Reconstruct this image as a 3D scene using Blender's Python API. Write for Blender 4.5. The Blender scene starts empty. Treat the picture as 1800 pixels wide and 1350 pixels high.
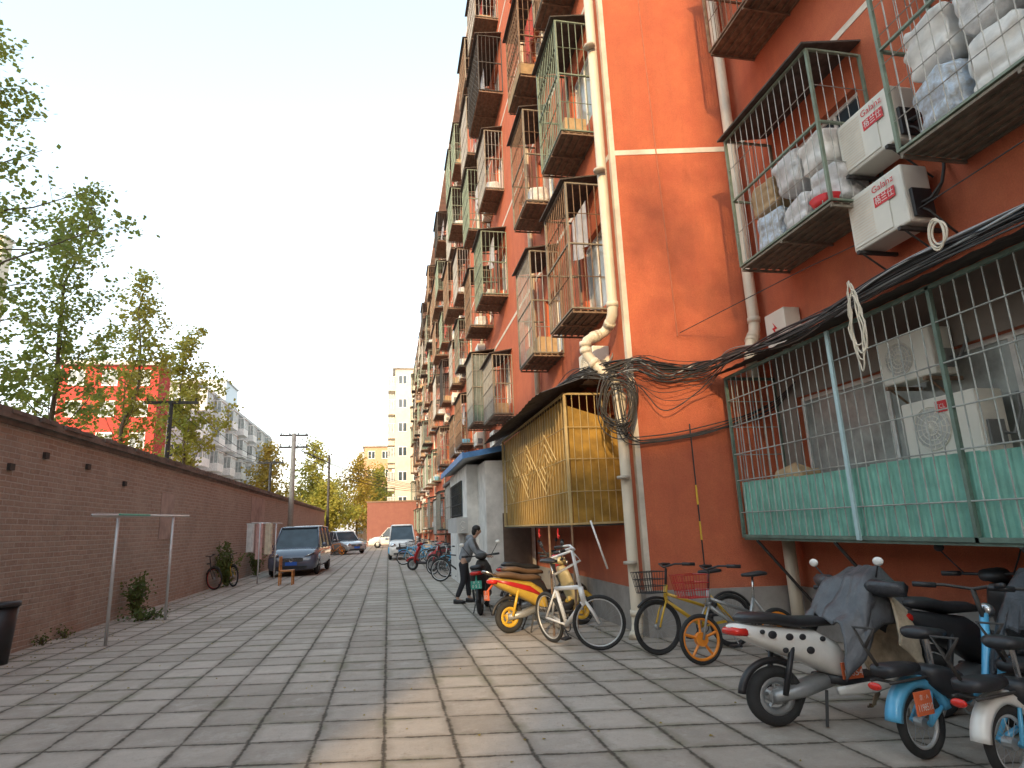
import bpy, math, random
from mathutils import Vector, Matrix, noise as mnoise
V=Vector
RN=random.Random(11)
sc=bpy.context.scene; COL=sc.collection
sc.view_settings.view_transform='Standard'; sc.view_settings.look='None'; sc.view_settings.exposure=0; sc.view_settings.gamma=1
PI=math.pi
# ---------------- camera ----------------
F=1078.0; CX,CY=900.0,675.0; CH=1.6
cy_=V((-217,-257,-F)).normalized(); cz_=V((-185,4675,-F)); cz_=(cz_-cy_*cz_.dot(cy_)).normalized(); cx_=cy_.cross(cz_)
cd=bpy.data.cameras.new('camera'); cam=bpy.data.objects.new('camera',cd); COL.objects.link(cam)
cd.sensor_width=36; cd.lens=F/1800*36; cd.clip_end=3000; cd.clip_start=.05
cam.matrix_world=Matrix(((cx_.x,cx_.y,cx_.z,0),(cy_.x,cy_.y,cy_.z,0),(cz_.x,cz_.y,cz_.z,CH),(0,0,0,1)))
sc.camera=cam
def ray(u,v):
    d=V((u-CX,CY-v,-F)); return V((cx_.dot(d),cy_.dot(d),cz_.dot(d)))
def on_x(u,v,X): d=ray(u,v); return V((0,0,CH))+d*(X/d.x)
def on_y(u,v,Y): d=ray(u,v); return V((0,0,CH))+d*(Y/d.y)
def on_z(u,v,Z=0.0): d=ray(u,v); return V((0,0,CH))+d*((Z-CH)/d.z)
# ---------------- materials ----------------
class NT:
    def __init__(s,name):
        s.mat=bpy.data.materials.new(name); s.mat.use_nodes=True; s.t=s.mat.node_tree; s.b=s.t.nodes['Principled BSDF']
    def n(s,ty,**k):
        nd=s.t.nodes.new(ty)
        for a,b in k.items():
            setattr(nd,a,b)
        return nd
    def l(s,a,b): s.t.links.new(a,b)
    def inp(s,sock,v):
        if isinstance(v,bpy.types.NodeSocket): s.l(v,sock)
        else: sock.default_value=v
    def m(s,op,a,b=0.0,c=0.0):
        nd=s.n('ShaderNodeMath',operation=op); s.inp(nd.inputs[0],a); s.inp(nd.inputs[1],b); s.inp(nd.inputs[2],c); return nd.outputs[0]
    def noise(s,vec,scale,detail=4,rough=.55):
        nd=s.n('ShaderNodeTexNoise'); s.l(vec,nd.inputs['Vector']); nd.inputs['Scale'].default_value=scale; nd.inputs['Detail'].default_value=detail; nd.inputs['Roughness'].default_value=rough; return nd.outputs['Fac']
    def mix(s,f,a,b,bt='MIX'):
        nd=s.n('ShaderNodeMix',data_type='RGBA',blend_type=bt); s.inp(nd.inputs[0],f)
        for k,v in ((6,a),(7,b)):
            if isinstance(v,bpy.types.NodeSocket): s.l(v,nd.inputs[k])
            else: nd.inputs[k].default_value=(*v[:3],1)
        return nd.outputs[2]
    def rng(s,v,a,b,c=0.0,d=1.0):
        nd=s.n('ShaderNodeMapRange'); s.l(v,nd.inputs[0])
        for i,x in enumerate((a,b,c,d)): nd.inputs[i+1].default_value=x
        return nd.outputs[0]
    def bump(s,h,st,dist=.02):
        nd=s.n('ShaderNodeBump'); nd.inputs['Strength'].default_value=st; nd.inputs['Distance'].default_value=dist; s.l(h,nd.inputs['Height']); s.l(nd.outputs[0],s.b.inputs['Normal'])
MC={}
def mat(name,col,rough=.75,metal=0.0,var=.18,scale=7,bump=.15,col2=None,stain=.0,coat=0.0,trans=0.0):
    if name in MC: return MC[name]
    t=NT(name); tc=t.n('ShaderNodeTexCoord').outputs['Object']
    f=t.noise(tc,scale,5,.6)
    a=[max(0,c*(1-var)) for c in col]; b=[c*(1+var) for c in (col2 or col)]
    c=t.mix(t.rng(f,.3,.7),a,b)
    if stain:
        g=t.noise(tc,scale*.23,6,.7); c=t.mix(t.rng(g,.5,.72,0,stain),c,(.10,.075,.055))
    t.l(c,t.b.inputs['Base Color'])
    t.b.inputs['Roughness'].default_value=rough; t.b.inputs['Metallic'].default_value=metal
    if coat: t.b.inputs['Coat Weight'].default_value=coat
    if bump: t.bump(t.noise(tc,scale*6,3),bump,.01)
    if trans:
        tr=t.n('ShaderNodeBsdfTranslucent'); t.l(c,tr.inputs[0]); mx=t.n('ShaderNodeMixShader'); mx.inputs[0].default_value=trans
        t.l(t.b.outputs[0],mx.inputs[1]); t.l(tr.outputs[0],mx.inputs[2]); t.l(mx.outputs[0],t.t.nodes['Material Output'].inputs[0])
    MC[name]=t.mat; return t.mat
SK=.2   # the cross joints and the end wall are not quite square to the lane
def ground_mat():
    t=NT('paving_stone'); pos=t.n('ShaderNodeNewGeometry').outputs['Position']
    wn=t.n('ShaderNodeTexNoise'); t.l(pos,wn.inputs['Vector']); wn.inputs['Scale'].default_value=2.6; wn.inputs['Detail'].default_value=6; wn.inputs['Roughness'].default_value=.7
    sub=t.n('ShaderNodeVectorMath',operation='MULTIPLY_ADD'); t.l(wn.outputs['Color'],sub.inputs[0]); sub.inputs[1].default_value=(.045,.045,0); t.l(pos,sub.inputs[2])
    sp=t.n('ShaderNodeSeparateXYZ'); t.l(sub.outputs[0],sp.inputs[0])
    sx=t.m('DIVIDE',sp.outputs[0],.53); sy=t.m('DIVIDE',t.m('ADD',sp.outputs[1],t.m('MULTIPLY',sp.outputs[0],SK)),.50)
    cwn=t.n('ShaderNodeTexWhiteNoise',noise_dimensions='1D'); t.l(t.m('FLOOR',sx),cwn.inputs['W'])
    sy=t.m('ADD',sy,t.m('MULTIPLY',cwn.outputs['Value'],.05))
    fx=t.m('FRACT',sx); fy=t.m('FRACT',sy)
    ex=t.m('MINIMUM',fx,t.m('SUBTRACT',1.0,fx)); ey=t.m('MINIMUM',fy,t.m('SUBTRACT',1.0,fy))
    d=t.m('MINIMUM',ex,ey); fine=t.noise(pos,19,6,.8); chip=t.noise(pos,4.5,5,.75)
    d2=t.m('ADD',d,t.m('ADD',t.m('MULTIPLY',t.m('SUBTRACT',fine,.5),.12),t.m('MULTIPLY',t.m('SUBTRACT',chip,.52),.11)))
    j=t.rng(d2,.0,.034)
    cb=t.n('ShaderNodeCombineXYZ'); t.l(t.m('FLOOR',sx),cb.inputs[0]); t.l(t.m('FLOOR',sy),cb.inputs[1])
    w=t.n('ShaderNodeTexWhiteNoise',noise_dimensions='3D'); t.l(cb.outputs[0],w.inputs['Vector'])
    big=t.noise(pos,.55,5,.6); med=t.noise(pos,4,8,.8)
    k=t.m('ADD',t.m('MULTIPLY',w.outputs['Value'],.45),t.m('MULTIPLY',med,.85))
    c=t.mix(t.rng(k,.3,1.05),(.31,.262,.215),(.58,.505,.43))
    c=t.mix(t.rng(big,.42,.7,0,.45),c,(.31,.26,.21))
    c=t.mix(t.rng(t.noise(pos,1.9,6,.8),.54,.64,0,.4),c,(.56,.50,.44))
    c=t.mix(t.rng(t.noise(pos,3.1,8,.85),.56,.66,0,.45),c,(.22,.18,.145))
    c=t.mix(t.rng(t.noise(pos,50,4,.7),.56,.72,0,.45),c,(.19,.16,.13))
    c=t.mix(t.rng(d2,.17,.02,0,.5),c,(.21,.175,.135))
    moss=t.m('MULTIPLY',t.rng(d,.2,.03),t.rng(t.noise(pos,.8,5,.75),.5,.6))
    c=t.mix(t.m('MULTIPLY',moss,.5),c,(.18,.18,.09))
    c=t.mix(j,(.09,.072,.052),c)
    t.l(c,t.b.inputs['Base Color']); t.b.inputs['Roughness'].default_value=.85
    h=t.m('ADD',t.m('MULTIPLY',j,.7),t.m('ADD',t.m('MULTIPLY',w.outputs['Value'],.35),t.m('MULTIPLY',med,1.1)))
    t.bump(h,.8,.022); return t.mat
def brick_mat(name,c1,c2,mo,bw=.27,rh=.078,low=None,swap='YZ'):
    t=NT(name); pos=t.n('ShaderNodeNewGeometry').outputs['Position']
    sp=t.n('ShaderNodeSeparateXYZ'); t.l(pos,sp.inputs[0]); cb=t.n('ShaderNodeCombineXYZ')
    t.l(sp.outputs[1 if swap=='YZ' else 0],cb.inputs[0])
    wob=t.m('MULTIPLY',t.noise(pos,.7,2),.06); t.l(t.m('ADD',sp.outputs[2],wob),cb.inputs[1])
    b=t.n('ShaderNodeTexBrick'); t.l(cb.outputs[0],b.inputs['Vector'])
    for k,v in (('Scale',1),('Mortar Size',.012),('Mortar Smooth',.3),('Bias',0),('Brick Width',bw),('Row Height',rh)): b.inputs[k].default_value=v
    n1=t.noise(pos,1.1,6,.7); n2=t.noise(pos,9,5,.7)
    A=t.mix(t.rng(n2,.3,.7),c1,[x*.6 for x in c1]); B=t.mix(t.rng(n2,.35,.7),c2,[x*1.35 for x in c2])
    t.l(A,b.inputs['Color1']); t.l(B,b.inputs['Color2']); b.inputs['Mortar'].default_value=(*mo,1)
    c=b.outputs['Color']
    if low: c=t.mix(t.m('MULTIPLY',t.rng(sp.outputs[2],1.1,.2,0,.6),t.rng(n1,.4,.6)),c,low,'MIX')
    c=t.mix(t.rng(n1,.48,.72,0,.4),c,(.26,.22,.185))
    c=t.mix(t.rng(t.noise(pos,.6,5,.75),.50,.70,0,.4),c,(.58,.53,.47))
    c=t.mix(t.rng(t.noise(pos,2.7,7,.8),.60,.65,0,.45),c,(.6,.54,.48))
    c=t.mix(t.rng(t.noise(pos,14,4,.7),.55,.75,0,.4),c,(.2,.165,.14))
    t.l(c,t.b.inputs['Base Color']); t.b.inputs['Roughness'].default_value=.9
    h=t.m('ADD',t.m('MULTIPLY',b.outputs['Fac'],-1.0),t.m('MULTIPLY',n2,.8)); t.bump(h,.9,.028); return t.mat
def stucco_mat(name,col,dark):
    t=NT(name); pos=t.n('ShaderNodeNewGeometry').outputs['Position']
    sp=t.n('ShaderNodeSeparateXYZ'); t.l(pos,sp.inputs[0])
    cb=t.n('ShaderNodeCombineXYZ'); t.l(t.m('MULTIPLY',sp.outputs[0],3.0),cb.inputs[0]); t.l(t.m('MULTIPLY',sp.outputs[1],3.0),cb.inputs[1]); t.l(t.m('MULTIPLY',sp.outputs[2],.35),cb.inputs[2])
    st=t.noise(cb.outputs[0],1.2,6,.65); n2=t.noise(pos,2.2,6,.7); fi=t.noise(pos,60,4,.7)
    c=t.mix(t.rng(n2,.3,.7),col,[col[0]*.82,col[1]*.72,col[2]*.8])
    c=t.mix(t.rng(st,.5,.78,0,.6),c,dark)
    c=t.mix(t.rng(sp.outputs[2],.9,.1,0,.5),c,(.27,.2,.16))
    c=t.mix(t.rng(fi,.35,.65,0,.35),c,[x*.45 for x in col])
    c=t.mix(t.rng(t.noise(pos,1.7,8,.8),.69,.72,0,.5),c,(.62,.4,.3))
    t.l(c,t.b.inputs['Base Color']); t.b.inputs['Roughness'].default_value=.92
    t.bump(t.m('ADD',fi,t.m('MULTIPLY',n2,.5)),.7,.02); return t.mat
M_ground=ground_mat()
M_brick=brick_mat('old_brick',(.47,.36,.29),(.385,.305,.25),(.53,.49,.44),bw=.30,rh=.088,low=(.42,.245,.17))
M_red=stucco_mat('orange_stucco',(.64,.175,.08),(.40,.115,.06))
M_far_red=stucco_mat('red_paint_wall',(.5,.06,.04),(.36,.05,.035))
M_cream=mat('cream_wall',(.60,.52,.41),var=.1,scale=1,stain=.25)
M_greyw=mat('grey_concrete_wall',(.5,.49,.47),var=.12,scale=1,stain=.35)
M_white=mat('white_paint',(.75,.73,.69),.6,stain=.15)
M_band=mat('band_white',(.70,.62,.52),.8,stain=.3,scale=3)
M_plinth=mat('grey_plinth',(.32,.30,.28),.9,stain=.4,scale=3)
M_pvc=mat('beige_pvc',(.70,.62,.49),.45,var=.06,stain=.15,scale=2,bump=.03)
M_joint=mat('pipe_joint_grey',(.45,.4,.33),.5)
M_glass=mat('dark_glass',(.05,.07,.085),.08,var=.3,scale=2,bump=0)
M_curtain=mat('curtain_glass',(.34,.36,.34),.12,var=.35,scale=3,bump=0)
M_rust=mat('rusty_iron',(.20,.13,.085),.85,var=.4,scale=9)
M_dk=mat('dark_iron',(.05,.046,.043),.7,var=.3)
M_green=mat('green_iron',(.19,.24,.18),.6,var=.25,stain=.5)
M_gbrown=mat('grey_brown_iron',(.23,.20,.155),.75,var=.3,stain=.5)
M_grn2=mat('dark_green_iron',(.12,.18,.145),.6,var=.3,stain=.4)
M_gal=mat('galvanised_bar',(.38,.37,.34),.5,metal=.2,var=.2,stain=.45)
M_ltblue=mat('pale_blue_post',(.42,.58,.60),.5,var=.1)
M_och=mat('ochre_sheet',(.40,.225,.04),.55,var=.4,stain=.6,scale=2.2,trans=.2)
M_yelbar=mat('cream_bar',(.45,.34,.16),.6,stain=.4)
M_turq=mat('turquoise_fibreglass',(.26,.58,.47),.5,var=.18,scale=5,stain=.2,trans=.3)
M_roof=mat('dark_corrugated',(.08,.065,.055),.9,var=.4)
M_ac=mat('ac_white',(.72,.69,.61),.5,var=.05,stain=.12,scale=3,bump=.03)
M_acgr=mat('ac_grille',(.16,.16,.155),.6)
M_acf=mat('ac_fan_grey',(.46,.45,.42),.6)
M_redp=mat('red_print',(.62,.025,.03),.5,var=.05)
M_blk=mat('black_plastic',(.026,.026,.029),.45,var=.2)
M_rub=mat('rubber',(.028,.028,.028),.85,var=.3)
M_lea=mat('black_leather',(.04,.042,.048),.36,var=.45,scale=10,bump=.5)
M_quilt=mat('grey_quilt',(.085,.088,.095),.4,var=.35,scale=8,bump=.5)
M_chr=mat('chrome',(.6,.6,.6),.22,metal=.9,var=.05,bump=0)
M_steel=mat('grey_steel',(.36,.37,.37),.4,metal=.5,var=.15)
M_alu=mat('pale_steel',(.62,.63,.63),.4,metal=.4,var=.1)
M_yel=mat('yellow_paint',(.68,.42,.04),.35,var=.1,coat=.4,stain=.15)
M_org=mat('orange_paint',(.82,.27,.03),.35,var=.06,coat=.3)
M_wht=mat('glossy_white',(.80,.78,.73),.25,var=.06,coat=.5,stain=.1,bump=0)
M_crm=mat('cream_gloss',(.62,.5,.26),.3,var=.08,coat=.5,stain=.12,bump=0)
M_lblue=mat('light_blue_paint',(.10,.42,.68),.28,var=.08,coat=.5,bump=0)
M_rbod=mat('glossy_red',(.45,.02,.02),.28,var=.1,coat=.5,bump=0)
M_tail=mat('tail_light_red',(.65,.03,.02),.2,var=.1,bump=0)
M_plate=mat('orange_plate',(.74,.15,.05),.5,var=.1,bump=0)
M_bplate=mat('blue_plate',(.03,.12,.5),.5,var=.1,bump=0)
M_gplate=mat('green_plate',(.05,.35,.26),.5,var=.1,bump=0)
M_canvas=mat('beige_canvas',(.44,.36,.26),.9,var=.3,scale=9,bump=.4)
M_bag=mat('white_plastic_bag',(.64,.63,.62),.6,var=.22,scale=9,bump=.6)
M_bag2=mat('patterned_wrap',(.6,.56,.5),.65,var=.4,scale=14,bump=.5,col2=(.48,.57,.68))
M_card=mat('cardboard',(.45,.31,.17),.85,var=.2)
M_bark=mat('bark',(.15,.115,.08),.95,var=.4,scale=12,bump=.5)
M_con=mat('concrete_pole',(.34,.31,.27),.9,var=.15)
M_wood=mat('orange_wood',(.5,.2,.05),.6,var=.25)
def leafm(name,a,b,tr=.5):
    t=NT(name); pos=t.n('ShaderNodeNewGeometry').outputs['Position']
    c=t.mix(t.rng(t.noise(pos,.9,3,.7),.35,.65),a,b); 
    c=t.mix(t.rng(t.noise(pos,9,2),.35,.7,0,.35),c,[x*.5 for x in a])
    t.l(c,t.b.inputs['Base Color']); t.b.inputs['Roughness'].default_value=.6
    tr_=t.n('ShaderNodeBsdfTranslucent'); t.l(c,tr_.inputs[0]); mx=t.n('ShaderNodeMixShader'); mx.inputs[0].default_value=tr
    t.l(t.b.outputs[0],mx.inputs[1]); t.l(tr_.outputs[0],mx.inputs[2]); t.l(mx.outputs[0],t.t.nodes['Material Output'].inputs[0]); return t.mat
M_lf=leafm('leaf_green',(.21,.28,.06),(.36,.40,.08)); M_lf2=leafm('leaf_yellowing',(.30,.33,.06),(.50,.42,.07)); M_lf3=leafm('leaf_autumn',(.36,.28,.05),(.54,.38,.06)); M_lfd=leafm('leaf_dark',(.10,.15,.04),(.18,.22,.05),.4)
# ---------------- mesh builder ----------------
class MB:
    def __init__(s): s.v=[]; s.f=[]
    def add(s,vs,fs):
        n=len(s.v); s.v+=[tuple(p) for p in vs]; s.f+=[tuple(i+n for i in f) for f in fs]; return s
    def box(s,x0,x1,y0,y1,z0,z1):
        return s.add([(x0,y0,z0),(x1,y0,z0),(x1,y1,z0),(x0,y1,z0),(x0,y0,z1),(x1,y0,z1),(x1,y1,z1),(x0,y1,z1)],
            [(0,3,2,1),(4,5,6,7),(0,1,5,4),(1,2,6,5),(2,3,7,6),(3,0,4,7)])
    def quad(s,*p): return s.add(p,[tuple(range(len(p)))])
    def slab(s,p,t):
        q=[(a,b,c+t) for a,b,c in p]; return s.add(list(p)+q,[(0,3,2,1),(4,5,6,7),(0,1,5,4),(1,2,6,5),(2,3,7,6),(3,0,4,7)])
    def tube(s,pts,r,n=6,closed=False):
        pts=[V(p) for p in pts]; N=len(pts); rs=r if isinstance(r,(list,tuple)) else [r]*N
        vs=[]; fs=[]; ref=None
        for i,p in enumerate(pts):
            if closed: d=pts[(i+1)%N]-pts[i-1]
            else: d=pts[min(i+1,N-1)]-pts[max(i-1,0)]
            if d.length<1e-9: d=V((0,0,1))
            d.normalize()
            if ref is None: ref=d.orthogonal().normalized()
            u=(ref-d*ref.dot(d)); 
            if u.length<1e-6: u=d.orthogonal()
            u.normalize(); ref=u; w=d.cross(u)
            for k in range(n):
                a=2*PI*k/n+PI/4*(n==4); vs.append(p+(u*math.cos(a)+w*math.sin(a))*rs[i])
        M=N if closed else N-1
        for i in range(M):
            for k in range(n):
                a=i*n+k; b=i*n+(k+1)%n; c=((i+1)%N)*n+(k+1)%n; d=((i+1)%N)*n+k; fs.append((a,b,c,d))
        if not closed: fs.append(tuple(range(n-1,-1,-1))); fs.append(tuple((N-1)*n+k for k in range(n)))
        return s.add(vs,fs)
    def bar(s,a,b,r,n=4): return s.tube([a,b],r,n)
    def ring(s,c,ax,R,r,n=28,m=6,a0=0,a1=2*PI):
        c=V(c); ax=V(ax).normalized(); u=ax.orthogonal().normalized(); 
        if abs(ax.z)<.9: u=V((0,0,1)).cross(ax).normalized()
        w=ax.cross(u); full=abs(a1-a0-2*PI)<1e-6
        K=n if full else n+1
        return s.tube([c+(u*math.cos(a0+(a1-a0)*i/n)+w*math.sin(a0+(a1-a0)*i/n))*R for i in range(K)],r,m,full)
    def loft(s,secs,n=16,p=2.6):
        vs=[]; fs=[]
        for c,U,W in secs:
            c=V(c);U=V(U);W=V(W)
            for k in range(n):
                a=2*PI*(k+.5)/n; ca,sa=math.cos(a),math.sin(a)
                vs.append(c+U*math.copysign(abs(ca)**(2/p),ca)+W*math.copysign(abs(sa)**(2/p),sa))
        N=len(secs)
        for i in range(N-1):
            for k in range(n): fs.append((i*n+k,i*n+(k+1)%n,(i+1)*n+(k+1)%n,(i+1)*n+k))
        fs.append(tuple(range(n-1,-1,-1))); fs.append(tuple((N-1)*n+k for k in range(n)))
        return s.add(vs,fs)
    def xl(s,secs,n=16,p=2.6,y=0):
        return s.loft([((a,y,z),(0,w,0),(0,0,h)) for a,z,w,h in secs],n,p)
    def ell(s,c,rx,ry,rz,n=12,m=8):
        c=V(c); vs=[c+V((0,0,rz))]; fs=[]
        for i in range(1,m):
            t=PI*i/m
            for k in range(n): a=2*PI*k/n; vs.append(c+V((rx*math.sin(t)*math.cos(a),ry*math.sin(t)*math.sin(a),rz*math.cos(t))))
        vs.append(c-V((0,0,rz)))
        for k in range(n): fs.append((0,1+k,1+(k+1)%n)); fs.append((len(vs)-1,1+(m-2)*n+(k+1)%n,1+(m-2)*n+k))
        for i in range(m-2):
            for k in range(n): a=1+i*n+k; b=1+i*n+(k+1)%n; fs.append((a,a+n,b+n,b))
        return s.add(vs,fs)
    def disc(s,c,ax,r,t,n=24):
        c=V(c); ax=V(ax).normalized(); return s.tube([c-ax*t/2,c+ax*t/2],r,n)
    def build(s,name,m,parent=None,smooth=False,bevel=0):
        me=bpy.data.meshes.new(name); me.from_pydata(s.v,[],s.f); me.update()
        me.materials.append(m)
        if smooth: me.polygons.foreach_set('use_smooth',[True]*len(me.polygons))
        o=bpy.data.objects.new(name,me); COL.objects.link(o)
        if parent: o.parent=parent
        if bevel:
            b=o.modifiers.new('bevel','BEVEL'); b.width=bevel; b.segments=2; b.limit_method='ANGLE'
        return o
def tag(o,label,cat,group=None,kind=None):
    if label: o['label']=label
    if cat: o['category']=cat
    if group: o['group']=group
    if kind: o['kind']=kind
    return o
def thing(name,label,cat,loc=(0,0,0),rz=0,group=None,rx=0):
    o=bpy.data.objects.new(name,None); COL.objects.link(o); o.location=loc; o.rotation_euler=(rx,0,rz); o.empty_display_size=.1
    return tag(o,label,cat,group)
def dup(root,label,loc=None,rz=None,group=None,scale=None):
    def cp(o,par):
        c=o.copy(); COL.objects.link(c); c.parent=par
        for ch in list(o.children): cp(ch,c)
        return c
    r=cp(root,None); r['label']=label
    if loc is not None: r.location=loc
    if rz is not None: r.rotation_euler=(r.rotation_euler[0],0,rz)
    if group: r['group']=group
    if scale: r.scale=scale
    return r
def text(name,body,m,parent,loc,right,up,h,wmax=None,align='CENTER'):
    cu=bpy.data.curves.new(name,'FONT'); cu.body=body; cu.align_x=align; cu.align_y='CENTER'; cu.size=h; cu.resolution_u=2
    o=bpy.data.objects.new(name,cu); COL.objects.link(o); bpy.context.view_layer.update()
    me=bpy.data.meshes.new_from_object(o.evaluated_get(bpy.context.evaluated_depsgraph_get())); bpy.data.objects.remove(o)
    me.materials.clear(); me.materials.append(m)
    r=V(right).normalized(); u=V(up).normalized(); n=r.cross(u)
    sx=1.0
    if wmax and len(me.vertices):
        w=max(v.co.x for v in me.vertices)-min(v.co.x for v in me.vertices)
        if w>wmax: sx=wmax/w
    me.transform(Matrix(((r.x*sx,u.x,n.x,loc[0]),(r.y*sx,u.y,n.y,loc[1]),(r.z*sx,u.z,n.z,loc[2]),(0,0,0,1))))
    q=bpy.data.objects.new(name,me); COL.objects.link(q); q.parent=parent; return q
def wallgrid(mb,axis,c,a0,a1,z0,z1,ops,depth,inward):
    A=sorted(set([a0,a1]+[o[0] for o in ops]+[o[1] for o in ops])); Z=sorted(set([z0,z1]+[o[2] for o in ops]+[o[3] for o in ops]))
    P=(lambda a,z,d=0:(c+d*inward,a,z)) if axis=='x' else (lambda a,z,d=0:(a,c+d*inward,z))
    for i in range(len(A)-1):
        for j in range(len(Z)-1):
            ma=(A[i]+A[i+1])/2; mz=(Z[j]+Z[j+1])/2
            if any(o[0]<ma<o[1] and o[2]<mz<o[3] for o in ops): continue
            mb.quad(P(A[i],Z[j]),P(A[i+1],Z[j]),P(A[i+1],Z[j+1]),P(A[i],Z[j+1]))
    for o in ops:
        a,b,z,w=o
        mb.quad(P(a,z),P(b,z),P(b,z,depth),P(a,z,depth)); mb.quad(P(a,w),P(b,w),P(b,w,depth),P(a,w,depth))
        mb.quad(P(a,z),P(a,w),P(a,w,depth),P(a,z,depth)); mb.quad(P(b,z),P(b,w),P(b,w,depth),P(b,z,depth))
def win_mesh(w,h,t=.05,mull=1):
    f=MB(); f.box(-.03,.03,0,w,0,t); f.box(-.03,.03,0,w,h-t,h); f.box(-.03,.03,0,t,t,h-t); f.box(-.03,.03,w-t,w,t,h-t)
    for k in range(mull): y=w*(k+1)/(mull+1); f.box(-.028,.028,y-t/2,y+t/2,t,h-t)
    g=MB(); g.box(-.006,.006,t,w-t,t,h-t); return f,g
# ---------------- world / sun ----------------
EL=math.radians(20); sd=V((.38,.925)).normalized()
W=bpy.data.worlds.new('World'); sc.world=W; W.use_nodes=True; wt=W.node_tree; bg=wt.nodes['Background']
sk=wt.nodes.new('ShaderNodeTexSky'); sk.sky_type='NISHITA'; sk.sun_disc=False; sk.sun_elevation=EL; sk.sun_rotation=math.atan2(-sd.x,-sd.y); sk.air_density=1.2; sk.dust_density=2.5; sk.ozone_density=1.0
hs=wt.nodes.new('ShaderNodeHueSaturation'); hs.inputs['Saturation'].default_value=.55; hs.inputs['Value'].default_value=11.0
wt.links.new(sk.outputs[0],hs.inputs['Color'])
tc=wt.nodes.new('ShaderNodeTexCoord'); sx_=wt.nodes.new('ShaderNodeSeparateXYZ'); wt.links.new(tc.outputs['Generated'],sx_.inputs[0])
rp=wt.nodes.new('ShaderNodeValToRGB'); wt.links.new(sx_.outputs[2],rp.inputs[0]); e=rp.color_ramp.elements
e[0].position=0.0; e[0].color=(.98,.86,.76,1); e[1].position=1.0; e[1].color=(.42,.70,.88,1)
for p_,c_ in ((.10,(.93,.89,.84,1)),(.25,(.78,.88,.91,1)),(.55,(.54,.78,.88,1))): q=e.new(p_); q.color=c_
sm=wt.nodes.new('ShaderNodeVectorMath'); sm.operation='SCALE'; sm.inputs['Scale'].default_value=1.05/.15; wt.links.new(rp.outputs[0],sm.inputs[0])
mx=wt.nodes.new('ShaderNodeMix'); mx.data_type='RGBA'; mx.inputs[0].default_value=.82; wt.links.new(hs.outputs[0],mx.inputs[6]); wt.links.new(sm.outputs[0],mx.inputs[7])
wt.links.new(mx.outputs[2],bg.inputs[0]); bg.inputs[1].default_value=.15
sl=bpy.data.lights.new('sun','SUN'); sl.energy=4.4; sl.angle=math.radians(.7); sl.color=(1,.70,.36)
so=bpy.data.objects.new('sun',sl); COL.objects.link(so)
so.rotation_euler=V((sd.x*math.cos(EL),sd.y*math.cos(EL),-math.sin(EL))).to_track_quat('-Z','Y').to_euler()
# ---------------- ground ----------------
g=MB(); g.quad((-600,-200,0),(600,-200,0),(600,1500,0),(-600,1500,0)); tag(g.build('ground',M_ground),'grey brown stone paving slabs of the lane','ground',kind='structure')
# ---------------- main building ----------------
XF,YC,XN,YE,ZT=3.6,8.6,5.65,86.0,21.6
YN=YC-SK*(XN-XF)
def wy(x): return YC-SK*(x-XF)
B=thing('apartment_building','long orange apartment block with barred window cages along right of lane','building',(0,0,0))
ZB=[1.45,4.85,8.5,12.0,15.4,18.6]
bays=[]
for k in range(9): bays+= [9.15+8.5*k, 11.95+8.5*k]
ops=[(y+.12,y+1.28,z+.35,z+1.85) for y in bays for z in ZB if z+1.85<ZT-.3]
stair=[(14.9+8.5*k,15.6+8.5*k,z+1.3,z+2.1) for k in range(9) for z in ZB[:-1]]
stair=[s for s in stair if s[1]<YE]
mb=MB(); wallgrid(mb,'x',XF,YC,YE,0,ZT,ops+stair,.16,1)
mb.quad((XF,YE,0),(XF+10,YE,0),(XF+10,YE,ZT),(XF,YE,ZT)); mb.build('wall',M_red,B)
mb=MB(); mb.quad((XF,YC,0),(XN,YN,0),(XN,YN,ZT),(XF,YC,ZT)); mb.build('wall',M_red,B)
nops=[(5.6,7.2,5.45,6.75),(2.4,4.3,5.45,6.75),(5.6,7.2,9.1,10.4),(3.0,7.6,1.6,3.2),(2.4,4.3,9.1,10.4)]
mb=MB(); wallgrid(mb,'x',XN,-14,YN,0,ZT,nops,.16,1); mb.quad((XN,-14,0),(XN+10,-14,0),(XN+10,-14,ZT),(XN,-14,ZT)); mb.build('wall',M_red,B)
mb=MB(); 
for (y0,y1,z0,z1) in ((1.2,3.0,1.3,3.9),(7.6,8.0,1.3,3.9),(3.0,7.6,1.3,1.6),(3.0,7.6,3.2,3.9)): mb.box(XN-.006,XN+.004,y0,y1,z0,z1)
mb.build('painted_wall_panel',mat('grey_painted_render',(.25,.21,.18),.9,stain=.4,scale=2),B)
mb=MB(); mb.box(XF-.55,XF+10,YC-.3,YE+.3,ZT,ZT+.18); mb.box(XN-.5,XN+10,-14.3,YC-.3,ZT,ZT+.18); mb.build('roof',M_band,B)
stuffF=MB(); stuffG=MB()
def put_win(x,y,z,w,h,mull=1,gl=None):
    f,g_=win_mesh(w,h,mull=mull); o=f.build('window',M_white,B); o.location=(x,y,z); p=g_.build('pane',gl or M_curtain,o); return o
proto=None
for i,(y0,y1,z0,z1) in enumerate(ops):
    if i<84:
        if proto is None: proto=put_win(XF+.13,y0,z0,1.16,1.5); 
        else:
            o=proto.copy(); COL.objects.link(o); o.location=(XF+.13,y0,z0); c=proto.children[0].copy(); COL.objects.link(c); c.parent=o
    else:
        f,g_=win_mesh(1.16,1.5)
        stuffF.add([(a+XF+.13,b+y0,c+z0) for a,b,c in f.v],f.f); stuffG.add([(a+XF+.13,b+y0,c+z0) for a,b,c in g_.v],g_.f)
sf=stuffF.build('distant_window',M_white,B); sf['kind']='stuff'; sg=stuffG.build('pane',M_curtain,sf)
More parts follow.
